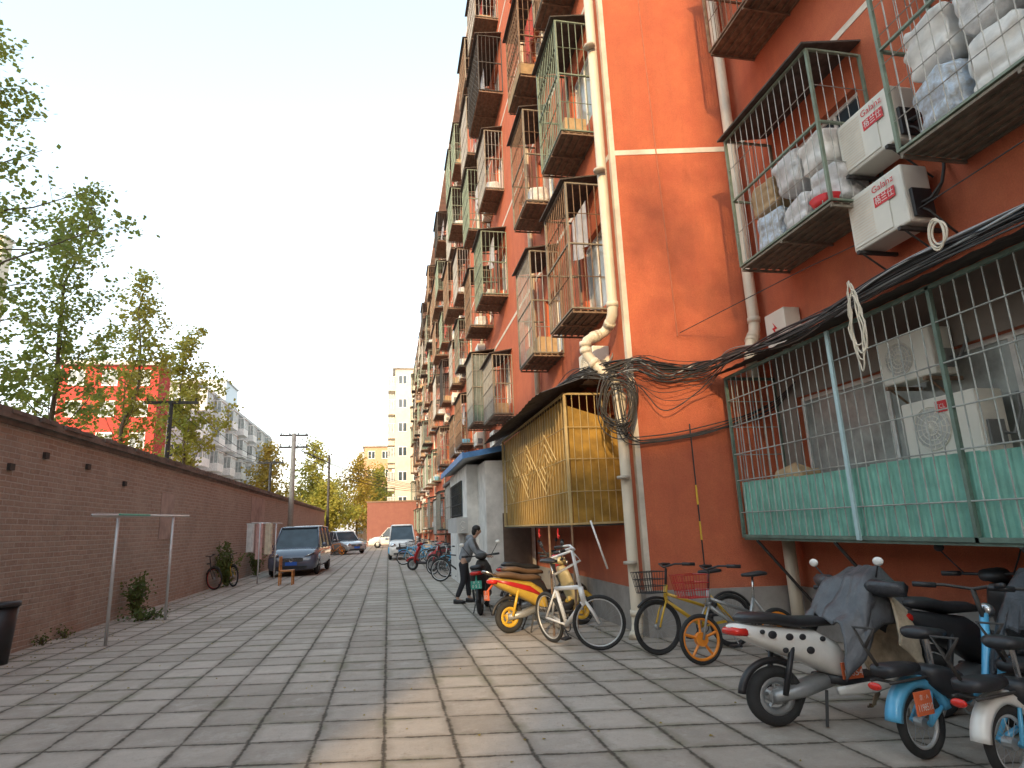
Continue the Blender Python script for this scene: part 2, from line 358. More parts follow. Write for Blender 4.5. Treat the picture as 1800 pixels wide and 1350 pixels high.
for (y0,y1,z0,z1) in stair[:10]: put_win(XF+.13,y0,z0,y1-y0,z1-z0,0,M_glass)
sb=MB()
for (y0,y1,z0,z1) in stair[10:]: sb.box(XF+.12,XF+.14,y0,y1,z0,z1)
q=sb.build('stair_window',M_glass,B); q['kind']='stuff'
for (y0,y1,z0,z1) in nops: put_win(XN+.13,y0,z0,y1-y0,z1-z0,2,M_glass if z0>2 else M_curtain)
mb=MB()
for z in (7.55,11.1,14.6,18.1):
    mb.box(XF-.008,XF+.03,YC+.02,YE,z,z+.09); mb.slab([(XF-.008,YC-.008,z),(XN-.01,YN-.008,z),(XN-.01,YN+.03,z),(XF-.008,YC+.018,z)],.09); mb.box(XN-.008,XN+.03,-14,YN-.02,z,z+.09)
mb.build('string_course',M_band,B)
mb=MB(); mb.box(XF-.03,XF+.05,YC+.02,YE,.0,.62); mb.slab([(XF-.03,YC-.03,0),(XN-.03,YN-.03,0),(XN-.03,YN+.05,0),(XF-.03,YC+.018,0)],.62); mb.box(XN-.03,XN+.05,-14,YN-.04,0,.62); mb.build('plinth',M_plinth,B)
mb=MB(); mb.box(XF-.012,XF+.07,YC-.024,YC+.07,.62,ZT); mb.build('corner_strip',M_band,B)
# ---------------- cages ----------------
def cage(w,d,h,style,name='window_cage',label='',group=None,mbar=M_rust,mframe=M_green,mtray=M_rust,mroof=M_roof,sp=.115,roof=True,rb=.0085):
    t=thing(name,label,'window cage',group=group)
    fr=MB(); r=.018
    for (x,y) in ((-d,0),(-d,w)): fr.box(x-r,x+r,y-r,y+r,0,h)
    for (y) in (0,w): fr.box(-.03,0,y-r,y+r,0,h)
    for z in (0.0,h*.5,h-.02):
        fr.box(-d-r,-d+r,r,w-r,z,z+.025)
        for y in (0,w): fr.box(-d+r,-.03,y-r,y+r,z,z+.025)
    fr.build('frame',mframe,t)
    bb=MB()
    n=max(2,int(w/sp)); m=max(2,int(d/sp))
    if style!='mesh':
        for k in range(1,n): bb.bar((-d,w*k/n,.02),(-d,w*k/n,h-.02),rb)
        for y in (0,w):
            for k in range(1,m): bb.bar((-d*k/m,y,.02),(-d*k/m,y,h-.02),rb)
        for z in ((.25,.75) if style in('bars','glazed') else [i/7 for i in range(1,7)]):
            bb.bar((-d-.01,0,h*z),(-d-.01,w,h*z),rb); bb.bar((-d,-.01,h*z),(0,-.01,h*z),rb)
    else:
        s_=.2
        for k in range(-int(h/s_),int(w/s_)+1):
            for sg_ in (0,1):
                y0=k*s_; z0=0; y1=y0+h; z1=h
                if y0<0: z0=-y0; y0=0
                if y1>w: z1-=y1-w; y1=w
                if z1>z0:
                    if sg_: y0,y1=w-y0,w-y1
                    bb.bar((-d,y0,z0),(-d,y1,z1),rb)
        for y in (0,w):
            for k in range(1,m): bb.bar((-d*k/m,y,.02),(-d*k/m,y,h-.02),rb)
    bb.build('bars',mbar,t)
    if style=='glazed':
        gz=MB(); gz.box(-d+.03,-d+.04,.03,w-.03,.6,h-.05); gz.box(-d+.05,-.03,.025,.035,.6,h-.05); gz.box(-d+.05,-.03,w-.035,w-.025,.6,h-.05); gz.build('glazing',M_glass2,t)
        gz=MB(); gz.box(-d+.028,-d+.042,.03,w-.03,.02,.598); gz.box(-d+.05,-.03,.024,.036,.02,.598); gz.build('side_panel',M_grn2,t)
    tr=MB(); tr.box(-d+.02,-.002,.02,w-.02,-.012,-.004)
    ns=max(3,int(d/.11))
    for k in range(ns+1): x=-d+(d-.03)*k/ns; tr.box(x,x+.025,.0,w,-.04,-.013)
    for y in (.0,w/2,w-.03): tr.box(-d,0,y,y+.03,-.07,-.041)
    tr.build('tray',mtray,t)
    if style=='box': 
        tr=MB(); H_=.26; tr.box(-d-.03,-d-.02,0,w,-.02,H_); tr.box(-d,0,-.03,-.02,-.02,H_); tr.build('side_panel',M_rust2,t)
    if roof:
        rf=MB(); rf.slab([(-d-.1,-.06,h+.01),(.0,-.06,h+.16),(.0,w+.06,h+.16),(-d-.1,w+.06,h+.01)],.025); rf.build('canopy',mroof,t)
    return t
M_glass2=mat('greenish_glazing',(.16,.19,.18),.15,var=.4,scale=3,bump=0)
M_rust2=mat('ochre_rust_sheet',(.30,.20,.10),.85,var=.35,scale=5,stain=.5)
ordn=['first','second','third','fourth','fifth','sixth','seventh','eighth','ninth','tenth','eleventh','twelfth','thirteenth','fourteenth','fifteenth','sixteenth','seventeenth','eighteenth','nineteenth']
fl=['one','two','three','four','five','six']
styles=[('bars',M_rust,M_gbrown,M_rust),('bars',M_green,M_green,M_rust),('mesh',M_dk,M_dk,M_rust),('box',M_rust,M_rust,M_rust),('bars',M_gal,M_gbrown,M_rust),('grid',M_gbrown,M_grn2,M_dk),('glazed',M_gal,M_gbrown,M_rust)]
adj=['brown barred','green barred','dark diamond mesh','rust panelled barred','pale grey barred','dark gridded','glazed and barred']
def crumple(s,seed,sq=5,n=26,K=16,amp=.07,fr_=6):
    b=MB(); secs=[]
    for i in range(K+1):
        t=i/K; k=(1-abs(2*t-1)**9)**.5*.97+.03; secs.append(((0,0,s[2]*t),(s[0]/2*k,0,0),(0,s[1]/2*k,0)))
    b.loft(secs,n,sq); o=V((seed*3.1,seed*1.7,0))
    b.v=[(x+amp*s[0]*mnoise.noise(V((x,y,z))*fr_+o)*2.2,y+amp*s[1]*mnoise.noise(V((y,z,x))*fr_-o)*2.2,max(0,z+amp*s[2]*mnoise.noise(V((z,x,y))*fr_+o*.5)*(2 if z>.02 else 0))) for x,y,z in b.v]
    return b
def plain(name,mb,m,label,cat,group,loc,smooth=True):
    o=mb.build(name,m,None,smooth); o.location=loc; return tag(o,label,cat,group)
clut_def=[('storage_box',lambda:MB().box(-.2,.2,-.22,.22,0,.38),M_card,'cardboard box','box',False),('wrapped_bundle',lambda:crumple((.42,.45,.45),3,n=14,K=8),M_bag,'white wrapped bundle','bundle',True),
 ('plant_pot',lambda:MB().tube([(0,0,0),(0,0,.25)],[.1,.15],10),mat('terracotta',(.4,.15,.07),.8),'clay plant pot','pot',True),('storage_tub',lambda:MB().tube([(0,0,0),(0,0,.3)],[.16,.2],12),mat('blue_tub',(.13,.36,.54),.5),'blue plastic tub','tub',True),
 ('laundry',lambda:MB().add([(0,y*.09-.4,1.7-.03*(y%2)) for y in range(10)]+[(.05*math.sin(y*1.7),y*.09-.4,.75+.08*math.sin(y)) for y in range(10)],[(i,i+1,i+11,i+10) for i in range(9)]),mat('red_cloth',(.5,.08,.06),.9),'red laundry hanging','laundry',True),
 ('laundry',lambda:MB().add([(0,y*.09-.4,1.75) for y in range(10)]+[(.05*math.sin(y*2.1),y*.09-.4,.9+.06*math.sin(y)) for y in range(10)],[(i,i+1,i+11,i+10) for i in range(9)]),mat('pale_cloth',(.55,.53,.55),.9),'pale laundry hanging','laundry',True)]
cprot={}
protos={}
for bi,y in enumerate(bays):
    for fi,z in enumerate(ZB):
        if fi==0 and y<21: continue
        if RN.random()<.04 and bi>3: continue
        si=RN.choice([0,0,1,1,2,3,4,4,5,6]); 
        if bi==0: si={1:0,2:1,3:0,4:0,5:0}[fi]
        if bi==1: si={1:4,2:0,3:3,4:1,5:0}[fi]
        if bi==2 and fi==4: si=2
        w=RN.choice([1.6,1.9,2.5]); d=RN.choice([.6,.8]); h=RN.choice([2.4,2.1,1.8])
        if bi<2: w=1.4; d=.65; h=2.3 if fi<3 else 2.1
        if fi==0: w=2.5; d=.85; h=2.0; si=RN.choice([1,5,5,4])
        dz=RN.uniform(-.2,.25)
        lab='%s window cage on floor %s of orange block, %s from near corner'%(adj[si],fl[fi],ordn[bi])
        p=protos.get((si,w,d,h)); loc=(XF,y-(w-1.4)/2,z+dz)
        st=styles[si]
        if p is None:
            p=cage(w,d,h,st[0],label=lab,group='window cages on orange block',mbar=st[1],mframe=st[2],mtray=st[3]); p.location=loc; protos[(si,w,d,h)]=p
        else: dup(p,lab,loc)
        if si!=6 and bi<13:
            for q_ in range(1 if RN.random()<.4 else 2):
                ci=RN.choice([0,0,1,1,1,2,3,4,5,5]); nm,fn,mm,dn,ct,smo=clut_def[ci]
                yy=y+.35+.7*q_+RN.uniform(-.1,.1); l_='%s in floor %s cage, %s from near corner, %s side'%(dn,fl[fi],ordn[bi],('near','far')[q_]); L_=(XF-d/2,yy,z+dz+(0.0 if ci<4 else -.05 if h<2 else .2))
                if ci in cprot: dup(cprot[ci],l_,L_)
                else: cprot[ci]=plain(nm,fn(),mm,l_,ct,'things kept in facade cages',L_,smo)
# ---------- AC units ----------
def acparts(t,w,h,d,rust=M_rust):
    for y in (.08,w-.12): br=MB(); br.box(-d-.05,.12,y,y+.04,-.05,-.012); br.bar((-d,y+.02,-.04),(.12,y+.02,-.35),.014); br.build('bracket',rust,t)
def ac(label,loc,w=.8,h=.6,d=.32,group='air conditioner units on walls',gm=M_acgr):
    t=thing('air_conditioner',label,'air conditioner',loc,group=group)
    b=MB(); b.box(-d,0,0,w,0,h); b.build('casing',M_ac,t,bevel=.02)
    g=MB(); c=(-d-.006,w*.6,h*.5); 
    for r in (.07,.12,.17,.215): g.ring(c,(1,0,0),r*h/.6,.006,20,4)
    for k in range(8): a=PI*k/8; q=V((0,math.cos(a),math.sin(a)))*.22*h/.6; g.bar(V(c)-q,V(c)+q,.004)
    g.build('fan_grille',M_ac,t); f=MB(); f.disc((-d-.002,w*.6,h*.5),(1,0,0),.2*h/.6,.006); f.build('fan_opening',gm,t)
    acparts(t,w,h,d)
    v=MB(); v.box(-d*.8,-d*.25,-.03,-.004,h*.12,h*.5); v.build('valve_cover',M_acgr,t); v=MB(); v.tube([(-.1,-.03,h*.3),(-.1,-.12,h*.25),(.0,-.14,h*.6),(.05,-.1,h*.9)],.018,6); v.build('refrigerant_pipe',M_acgr,t)
    return t
pr=ac('small cream air conditioner under lowest cage beside corner downpipe',(XF,9.35,3.95),.75,.52,.3)
for k in range(2,18):
    for fi in RN.sample([0,1,2,3,4],3):
        y=bays[k]+RN.choice([1.75,2.0]) if k%2==0 else bays[k]+RN.choice([1.9,2.9])
        dup(pr,'cream air conditioner on orange block by floor %s, beside %s cage column'%(fl[fi+1],ordn[k]),(XF,y,ZB[fi+1]-RN.uniform(-.6,.9)))
def near_ac(z0,y0,lab):
    w,h,d=.78,.66,.34
    t=thing('air_conditioner',lab,'air conditioner',(XN-.12,y0,z0),group='twin wall air conditioners')
    b=MB(); b.box(-d,0,0,w,0,h); b.build('casing',M_ac,t,bevel=.025)
    p=MB(); p.box(-d-.012,-d-.002,.2,w-.03,.04,h-.04); p.build('front_panel',M_ac,t,bevel=.02)
    p=MB()
    for k in range(16): p.box(-d-.016,-d-.013,.42,w-.06,.08+k*.033,.092+k*.033)
    p.build('louvre',M_band,t)
    text('logo','Galanz',M_redp,t,(-d-.018,.24,h-.11),(0,-1,0),(0,0,1),.11,.3)
    l=MB(); l.box(-d-.017,-d-.013,.10,.38,h-.31,h-.19); l.build('logo_label',M_redp,t)
    text('logo_text','格兰仕',M_white,t,(-d-.019,.24,h-.25),(0,-1,0),(0,0,1),.1,.25)
    v=MB(); v.box(-d*.85,-d*.15,-.04,-.004,h*.08,h*.55); v.build('valve_cover',M_blk,t)
    for q in (0,.05): v=MB(); v.tube([(-.15-q,-.04,h*.3),(-.13-q,-.13,h*.3),(-.05,-.17,h*.55),(.05,-.14,h*.85),(.12,-.1,h+.1)],.016,6); v.build('refrigerant_pipe',M_dk,t,True)
    v=MB(); v.tube([(-.2,-.04,h*.2),(-.22,-.12,h*.1),(-.1,-.16,-.1),(.1,-.12,-.2)],.012,6); v.build('power_cable',M_dk,t,True)
    acparts(t,w,h,d,M_dk)
near_ac(5.38,4.76,'white air conditioner with red label, upper of two beside cage'); near_ac(4.46,4.8,'white air conditioner with red label, lower one above cable bundle')
t=ac('white air conditioner standing inside long green ground floor cage',(XN-.02,4.62,2.08),.85,.6,.32,gm=M_acf)
l=MB(); l.box(-.332,-.324,.30,.42,.44,.55); l.build('logo_label',M_redp,t); text('logo','TCL',M_white,t,(-.335,.36,.495),(0,-1,0),(0,0,1),.06,.10)
ac('older air conditioner high inside long green cage above the lettered unit',(XN-.02,5.0,2.92),.7,.5,.28,gm=M_acf)
# ---------- near cages ----------
def place_cage(*a,loc=(0,0,0),**k):
    t=cage(*a,**k); t.location=loc; return t
place_cage(1.85,.75,2.02,'bars',loc=(XN,5.47,5.05),label='green barred cage full of wrapped bundles above end of long green cage',mbar=M_gal,mframe=M_green,mtray=M_gbrown,sp=.13,rb=.0065)
place_cage(2.4,.75,2.3,'grid',loc=(XN,2.1,5.02),label='green barred cage with stacked boxes at upper right edge',mbar=M_gal,mframe=M_green,mtray=M_gbrown,sp=.14,rb=.0065)
place_cage(1.85,.75,2.02,'bars',loc=(XN,5.55,8.7),label='brown cage at top above the bundle filled green cage',mbar=M_rust,mframe=M_rust,sp=.13,rb=.0065)
def bundle(label,c,s,m,seed,group='wrapped bundles in cages',name='wrapped_bundle',cat='bundle'):
    o=crumple(s,seed,9,36,24,.045,8).build(name,m,None,True); o.location=c; o.rotation_euler=(0,0,random.Random(seed).uniform(-.2,.2)); return tag(o,label,cat,group)
for i,(a,b_,y,l) in enumerate([('below','left',5.72,0),('below','middle',6.24,0),('below','right',6.86,0),('upper','left',5.8,1),('upper','middle',6.32,1),('upper','right',6.9,1)]):
    bundle('white plastic wrapped bundle, %s row %s, in cage left of air conditioners'%({'below':'lower','upper':'upper'}[a],b_),(XN-.37,y,5.07+l*.58),(.5,.46,.58-.1*(i%2)),[M_bag,M_bag,M_bag2,M_white,M_bag,M_card][i],i)
b=MB(); b.tube([(0,0,0),(0,0,.12),(0,0,.115)],[.13,.19,.17],20); o=b.build('plastic_basin',M_redp,None,True); o.location=(XN-.62,5.68,5.07); tag(o,'red basin on tray at near end of bundle filled cage','basin')
for i in range(8):
    y=2.45+(i%4)*.55; l=i//4
    bundle('%s in %s row of upper right cage, %s from left'%(['grey white wrapped box','patterned box in plastic'][i%2],['lower','upper'][l],ordn[3-i%4]),(XN-.38,y,5.05+l*.62),(.54,.5,.6),[M_bag,M_bag2,M_white,M_bag2,M_bag2,M_card,M_bag,M_white][i],40+i)
# ---------- long green cage ----------
G=thing('window_cage','long green ground floor cage with turquoise corrugated sheet along its foot','window cage',(XN,1.2,1.31))
L=6.8; D=.8; HH=2.28
fr=MB(); 
for y in (0,3.25,L): fr.box(-D-.02,-D+.02,y-.018,y+.018,0,HH)
for z in (0,HH-.03): fr.box(-D-.02,-D+.02,.022,L-.022,z,z+.04); fr.box(-D,0,L-.02,L+.02,z,z+.04)
fr.box(-.03,0,L-.02,L+.02,0,HH); fr.build('frame',M_grn2,G)
p=MB(); p.box(-D-.05,-D-.024,4.55,4.6,0,HH); p.build('post',M_ltblue,G)
bb=MB(); n=50
for k in range(1,n): bb.bar((-D,L*k/n,.03),(-D,L*k/n,HH-.02),.0072,6)
for k in range(1,6): bb.bar((-D*k/6,L,.03),(-D*k/6,L,HH-.02),.0072,6)
for z in (.34,.78,1.15,1.55,1.93): bb.bar((-D-.012,0,z),(-D-.012,L,z),.0075,6); bb.bar((-D,L+.01,z),(0,L+.01,z),.0075,6)
bb.build('bars',mat('grey_weathered_bar',(.36,.38,.35),.5,var=.3,stain=.5),G)
ts=MB(); ny=620
for i in range(ny+1):
    y=.02+(L-.06)*i/ny; x=-D+.035+.007*math.sin(y*2*PI/.075); seg=int(y/.62); rs=random.Random(seg); top=.75+rs.uniform(-.02,.02)
    ts.v+=[(x,y,.02),(x,y,top*.5),(x,y,top)]
for i in range(ny):
    a=i*3; ts.f+=[(a,a+3,a+4,a+1),(a+1,a+4,a+5,a+2)]
ts.build('corrugated_panel',M_turq,G,True)
e=MB()
for i in range(12):
    x0=-D+.05+i*(D-.06)/12; x1=x0+(D-.06)/12; e.quad((x0,L-.03+.015*(i%2),.02),(x1,L-.03+.015*((i+1)%2),.02),(x1,L-.03+.015*((i+1)%2),.74),(x0,L-.03+.015*(i%2),.74))
e.build('corrugated_panel',M_turq,G)
e=MB(); e.box(-D,0,0,L,-.03,-.004); e.build('tray',M_grn2,G)
e=MB(); n=60
for i in range(n):
    y0=-.1+(L+.3)*i/n; y1=-.1+(L+.3)*(i+1)/n; a=.012*(i%2); b=.012*((i+1)%2)
    e.quad((-D-.2,y0,HH+.03+a),(-D-.2,y1,HH+.03+b),(0,y1,HH+.35+b),(0,y0,HH+.35+a))
e.build('canopy',M_roof,G)
for y in (.8,2.9,5.0,6.5):
    e=MB(); e.bar((-D,y,-.03),(-.02,y,-.95),.02); e.build('bracket',M_dk,G)
for i,(y,s,m) in enumerate(((7.3,(.4,.5,.9),M_card),(6.6,(.45,.5,.7),M_bag),(3.2,(.45,.6,1.0),M_bag2),(2.4,(.4,.5,.8),M_card))):
    bundle('stored bundle inside long green cage, %s from its far end'%ordn[i],(XN-.35,y,1.33),s,m,70+i,'stored bundles in long green cage')
# ---------- ochre cage ----------
O=thing('window_cage','ochre sheeted ground floor cage with diamond grille beside corner downpipe','window cage',(XF,9.2,1.57))
D=.88; L=5.5; HH=2.05
fr=MB()
for y in (0,L): fr.box(-D-.02,-D+.02,y-.02,y+.02,0,HH)
for z in (0,HH-.03): fr.box(-D-.018,-D+.018,.02,L-.02,z,z+.03); fr.box(-D+.02,0,-.018,.018,z,z+.03)
fr.build('frame',M_yelbar,O)
bb=MB()
for k in range(1,30): bb.bar((-D,L*k/30,.02),(-D,L*k/30,HH-.02),.006,4)
for k in range(1,7): bb.bar((-D*k/7,0,.02),(-D*k/7,0,HH-.02),.007,4)
for z in (.5,1.0,1.5): bb.bar((-D-.012,0,z),(-D-.012,L,z),.007); bb.bar((-D,-.012,z),(0,-.012,z),.007)
bb.build('bars',M_yelbar,O)
for cyy in (1.3,2.75,4.2):
    bb=MB()
    for s in (.72,.48,.24): bb.tube([(-D-.026,cyy-s,1.05),(-D-.026,cyy,1.05+s*.72),(-D-.026,cyy+s,1.05),(-D-.026,cyy,1.05-s*.72)],.010,4,True)
    bb.build('diamond_ornament',mat('pale_ochre_bar',(.58,.45,.22),.6),O)
e=MB(); n=150
for i in range(n):
    y0=.03+(L-.06)*i/n; y1=.03+(L-.06)*(i+1)/n; a=-D+.05+.010*(i%2); b=-D+.05+.010*((i+1)%2); e.quad((a,y0,.02),(b,y1,.02),(b,y1,HH-.05),(a,y0,HH-.05))
e.build('corrugated_panel',M_och,O)
e=MB(); e.quad((-D+.06,.04,.02),(-.01,.04,.02),(-.01,.04,1.6),(-D+.06,.04,1.85)); e.build('side_panel',mat('amber_sheet',(.46,.27,.05),.5,var=.4,stain=.6,scale=3,trans=.3),O)
e=MB(); e.box(-D,0,0,L,-.03,-.004); e.build('tray',M_dk,O)
e=MB(); n=46
for i in range(n):
    y0=-.25+(L+.5)*i/n; y1=-.25+(L+.5)*(i+1)/n; a=.02*(i%2)+.02*math.sin(y0*3); b=.02*((i+1)%2)+.02*math.sin(y1*3)
    e.quad((-D-.42,y0,HH-.03+a),(-D-.42,y1,HH-.03+b),(0,y1,HH+.42+b),(0,y0,HH+.42+a)); 
e.build('canopy',M_roof,O)
# ---------- annex ----------
A=thing('lean_to_hut','white lean-to hut with blue edged roof against orange block','hut',(0,0,0))
mb=MB(); mb.box(2.35,XF-.05,15.2,16.6,0,3.2); mb.box(2.05,XF-.05,16.6,21.2,0,3.25); mb.build('wall',mat('hut_white',(.74,.72,.68),.8,stain=.2,scale=3),A)
mb=MB(); mb.slab([(1.8,15.0,3.3),(XF,15.0,3.62),(XF,21.5,3.62),(1.8,21.5,3.3)],.04); mb.build('roof',M_greyw,A)
mb=MB(); mb.box(1.76,1.8,15.0,21.5,3.24,3.40); mb.slab([(1.8,14.96,3.24),(XF,14.96,3.56),(XF,14.99,3.56),(1.8,14.99,3.24)],.14); mb.build('roof_edge',mat('blue_sheet',(.10,.26,.54),.5),A)
mb=MB(); mb.box(2.02,2.05,17.6,20.6,1.9,2.9); mb.build('window',M_glass,A)
mb=MB()
for k in range(12): mb.bar((2.0,17.6+k*.27,1.9),(2.0,17.6+k*.27,2.9),.01)
for k in range(4): mb.bar((2.0,17.6,1.95+k*.3),(2.0,20.6,1.95+k*.3),.01)
mb.build('window_grille',M_dk,A)
mb=MB(); mb.box(1.75,2.046,16.5,18.9,1.45,1.85); mb.build('sign_box',M_greyw,A)
mb=MB(); mb.tube([(1.98,16.49,1.72),(1.9,16.49,1.76),(1.84,16.49,1.68),(1.9,16.49,1.6),(1.97,16.49,1.56),(1.86,16.49,1.52)],.012,5); mb.build('painted_mark',M_white,A)
mb=MB(); mb.box(2.0,2.04,17.0,17.9,.05,1.4); mb.build('door_or_shade_panel',M_greyw,A)
mb=MB(); mb.box(2.75,3.45,15.16,15.195,.02,1.9); mb.build('door_or_shade_panel',mat('brown_shade_panel',(.12,.08,.06),.7),A)  # dark panel standing in for the shade on the hut front
# ---------- pipes ----------
def pipe(label,pts,r,m=M_pvc,name='downpipe',joints=(),n=12):
    t=thing(name,label,'pipe',pts[-1]); o=V(pts[-1]); P=[V(p)-o for p in pts]
    Q=[P[0]]
    for i in range(1,len(P)-1):
        a=(P[i-1]-P[i]).normalized()*min(.15,(P[i-1]-P[i]).length*.4); b=(P[i+1]-P[i]).normalized()*min(.15,(P[i+1]-P[i]).length*.4); Q+= [P[i]+a,P[i]+(a+b)*.25,P[i]+b]
    Q.append(P[-1]); mb=MB(); mb.tube(Q,r,n); mb.build('pipe',m,t,True)
    for i in range(1,len(P)-1):
        for s in (-1,1):
            d=(P[i+s]-P[i]).normalized(); j=MB(); j.tube([P[i]+d*.14,P[i]+d*.22],r*1.15,n); j.build('collar',m,t,True)
    for z in joints: j=MB(); j.tube([(P[-1].x,P[-1].y,z-o.z),(P[-1].x,P[-1].y,z-o.z+.04)],r*1.18,n); j.build('clamp',M_joint,t,True)
    return t
px=XF-.16; py=YC+.05
pipe('thick beige downpipe with a jog running down block corner',[(px,py,ZT),(px,py,4.75),(px-.04,py+.28,4.55),(px-.42,py+.2,4.4),(px-.42,py+.2,4.15),(px,py,3.6),(px,py,0.15),(px-.08,py-.1,.04)],.082,joints=(9.6,7.2,2.2,1.0))
pipe('beige downpipe in inner corner behind bundle filled cage',[(XN-.16,YN-.12,ZT),(XN-.16,YN-.12,4.35),(XN-.32,YN-.16,4.1),(XN-.32,YN-.16,3.6)],.085)
pipe('short beige pipe beneath long green cage',[(XN-.2,7.9,1.3),(XN-.2,7.9,.06)],.085)
for k in range(1,9):
    y=14.0+8.5*(k-1)
    mb=MB(); mb.bar((XF-.1,y,.3 if k>2 else 3.8),(XF-.1,y,ZT),.07,8); o=mb.build('downpipe',M_pvc,None,True); tag(o,'straight pale downpipe on orange block, %s beyond the corner pipe'%ordn[k-1],'pipe','straight downpipes on orange block')
mb=MB(); a=on_y(1120,0,wy(4.1)-.02); b=on_y(1192,590,wy(4.45)-.02); a.y=wy(a.x)-.015; b.y=wy(b.x)-.015; mb.tube([a,(a+b)/2,b],.011,6); tag(mb.build('conduit',mat('conduit_paint',(.45,.14,.07),.6)),'thin vertical conduit down the sunlit orange end wall','conduit')
t=thing('cable_sleeve','black vertical cable with yellow bands low on orange end wall','cable',(0,0,0)); a=on_y(1212,745,wy(4.6)-.03); b=on_y(1240,1010,wy(4.8)-.04); mb=MB(); mb.tube([a,(a+b)/2,b],.010,6); mb.build('cable',M_blk,t)
for f0,f1 in ((.42,.55),(.66,.78)): mb=MB(); mb.tube([a+(b-a)*f0,a+(b-a)*f1],.014,6); mb.build('yellow_band',M_yel,t)
t=thing('electric_box','small cream electric box with red lightning mark','electric box',(XN-.02,7.2,3.93))
mb=MB(); mb.box(-.25,0,0,.45,0,.5); mb.build('casing',M_ac,t,bevel=.01)
mb=MB(); mb.add([(-.255,.28,.36),(-.255,.18,.24),(-.255,.24,.24),(-.255,.2,.12),(-.255,.3,.27),(-.255,.24,.27)],[(0,1,2,5),(2,3,4,5)]); mb.build('lightning_mark',M_redp,t)
# ---------- cables ----------
def cable(pts,r=.012):
    P=[V(p) for p in pts]; Q=[]
    for i in range(len(P)-1):
        p0=P[max(0,i-1)];p1=P[i];p2=P[i+1];p3=P[min(len(P)-1,i+2)]
        for k in range(8):
            t=k/8; Q.append(.5*((2*p1)+(p2-p0)*t+(2*p0-5*p1+4*p2-p3)*t*t+(3*p1-p0-3*p2+p3)*t**3))
    Q.append(P[-1]); mb=MB(); mb.tube(Q,r,5); return mb
rr=random.Random(3)
def bundle_path(j):
    return [V((4.58+j(),0.5,3.72+j())),V((4.6+j(),2.5,3.70+j())),V((4.62+j(),4.5,3.74+j())),V((4.7+j(),6.2,3.7+j())),V((4.75+j(),7.5,3.82+j())),V((4.6+j(),wy(4.6)-.18,3.8+j(1.2))),V((4.1+j(),wy(4.1)-.13+j()*.3,3.8+j(1.5))),V((3.7+j(),wy(3.7)-.14,3.92+j(1.5))),V((3.3+j(),YC+.02,3.85+j(1.4))),V((3.0+j(),9.3,3.95+j())),V((3.1+j(),11.5,4.0+j())),V((3.3+j(),15,4.05+j())),V((3.35+j(.3),24,4.1+j())),V((3.4,40,4.2+j()))]
desc=['thick black','thin black','dark grey','dusty black','slack black','sagging dark','pale grey','taut black','frayed dark','topmost black']
for i in range(10):
    def j(s=1): return rr.uniform(-.09,.09)*s
    q=cable(bundle_path(j),rr.choice([.007,.010,.013]),)
    tag(q.build('cable',[M_blk,M_dk,M_steel][i%3],None,True),'%s cable draped over long green cage to downpipe corner'%desc[i],'cable','cables along the wall')
mb=MB()
for i in range(22):
    c0_=rr.uniform(-.13,.13); c1_=rr.uniform(-.12,.12)
    def j(s=1): return c1_*s*.8+rr.uniform(-.04,.04)*s
    pts=bundle_path(j)
    if i%5==0:
        for k in (5,6,7): pts[k].z-= rr.uniform(.2,.5)*(1 if k==6 else .7)
    q=cable(pts,rr.choice([.005,.007,.009])); mb.add(q.v,q.f)
for i in range(13):
    c0=V((3.3+rr.uniform(-.05,.1),YC-.16+rr.uniform(-.05,.03),3.28+rr.uniform(-.08,.12))); R0=rr.uniform(.30,.46)
    mb.tube([c0+V((math.cos(a)*R0*.62,-.05*math.sin(3*a)-.1*math.cos(a)*R0,math.sin(a)*R0)) for a in [2*PI*k/22 for k in range(22)]],.009,5,True)
for i in range(6):
    x0=3.3+rr.uniform(-.1,.1); z=2.78+rr.uniform(-.06,.06)
    q=cable([(x0,YC-.1,3.6),(x0+.12,wy(x0+.12)-.13,z+.05),(x0+.6,wy(x0+.6)-.1,z-.02),(x0+1.4,wy(x0+1.4)-.1,z+.1),(XN-.1,YN-.1,z+.35+rr.uniform(-.1,.1)),(XN-.1,7.4,3.4)],.009); mb.add(q.v,q.f)
tag(mb.build('cable_tangle',M_dk,None,True),'tangle of black cables looped around the downpipe corner','cables',kind='stuff')
q=cable([on_y(1195,585,wy(4.45)-.05),on_x(1400,480,5.3),on_x(1560,400,5.3),(5.2,3,4.6)],.007); tag(q.build('cable',M_dk),'lone thin wire rising from end wall to right above cables','cable')
q=cable([(XN-.08,YN-.2,3.95),(XN-.08,6.9,4.0),(XN-.08,5,4.12),(XN-.08,1,4.12)],.035); tag(q.build('conduit',M_steel,None,True),'grey horizontal conduit above the long green cage','conduit')
mb=MB()
for i in range(4):
    c0=on_x(1503,560,4.45)+V((0,rr.uniform(-.03,.03),rr.uniform(-.03,.03)))
    mb.tube([c0+V((rr.uniform(-.01,.01),math.cos(a)*(.05+.015*i)*(1.2 if math.sin(a)<0 else .8),math.sin(a)*(.5 if math.sin(a)<0 else .42)*(1-.15*i))) for a in [2*PI*k/24 for k in range(24)]],.008,5,True)
tag(mb.build('cable_coil',M_pvc,None,True),'cream coiled cord hanging off cables in front of green cage','cord')
mb=MB()
for i in range(3):
    c0=on_x(1650,410,4.5)+V((0,rr.uniform(-.03,.03),0))
    mb.tube([c0+V((0,math.cos(a)*.07,math.sin(a)*(.10+.02*i))) for a in [2*PI*k/20 for k in range(20)]],.009,5,True)
tag(mb.build('cable_coil',M_pvc,None,True),'small cream cord loop tied on cables at right','cord')
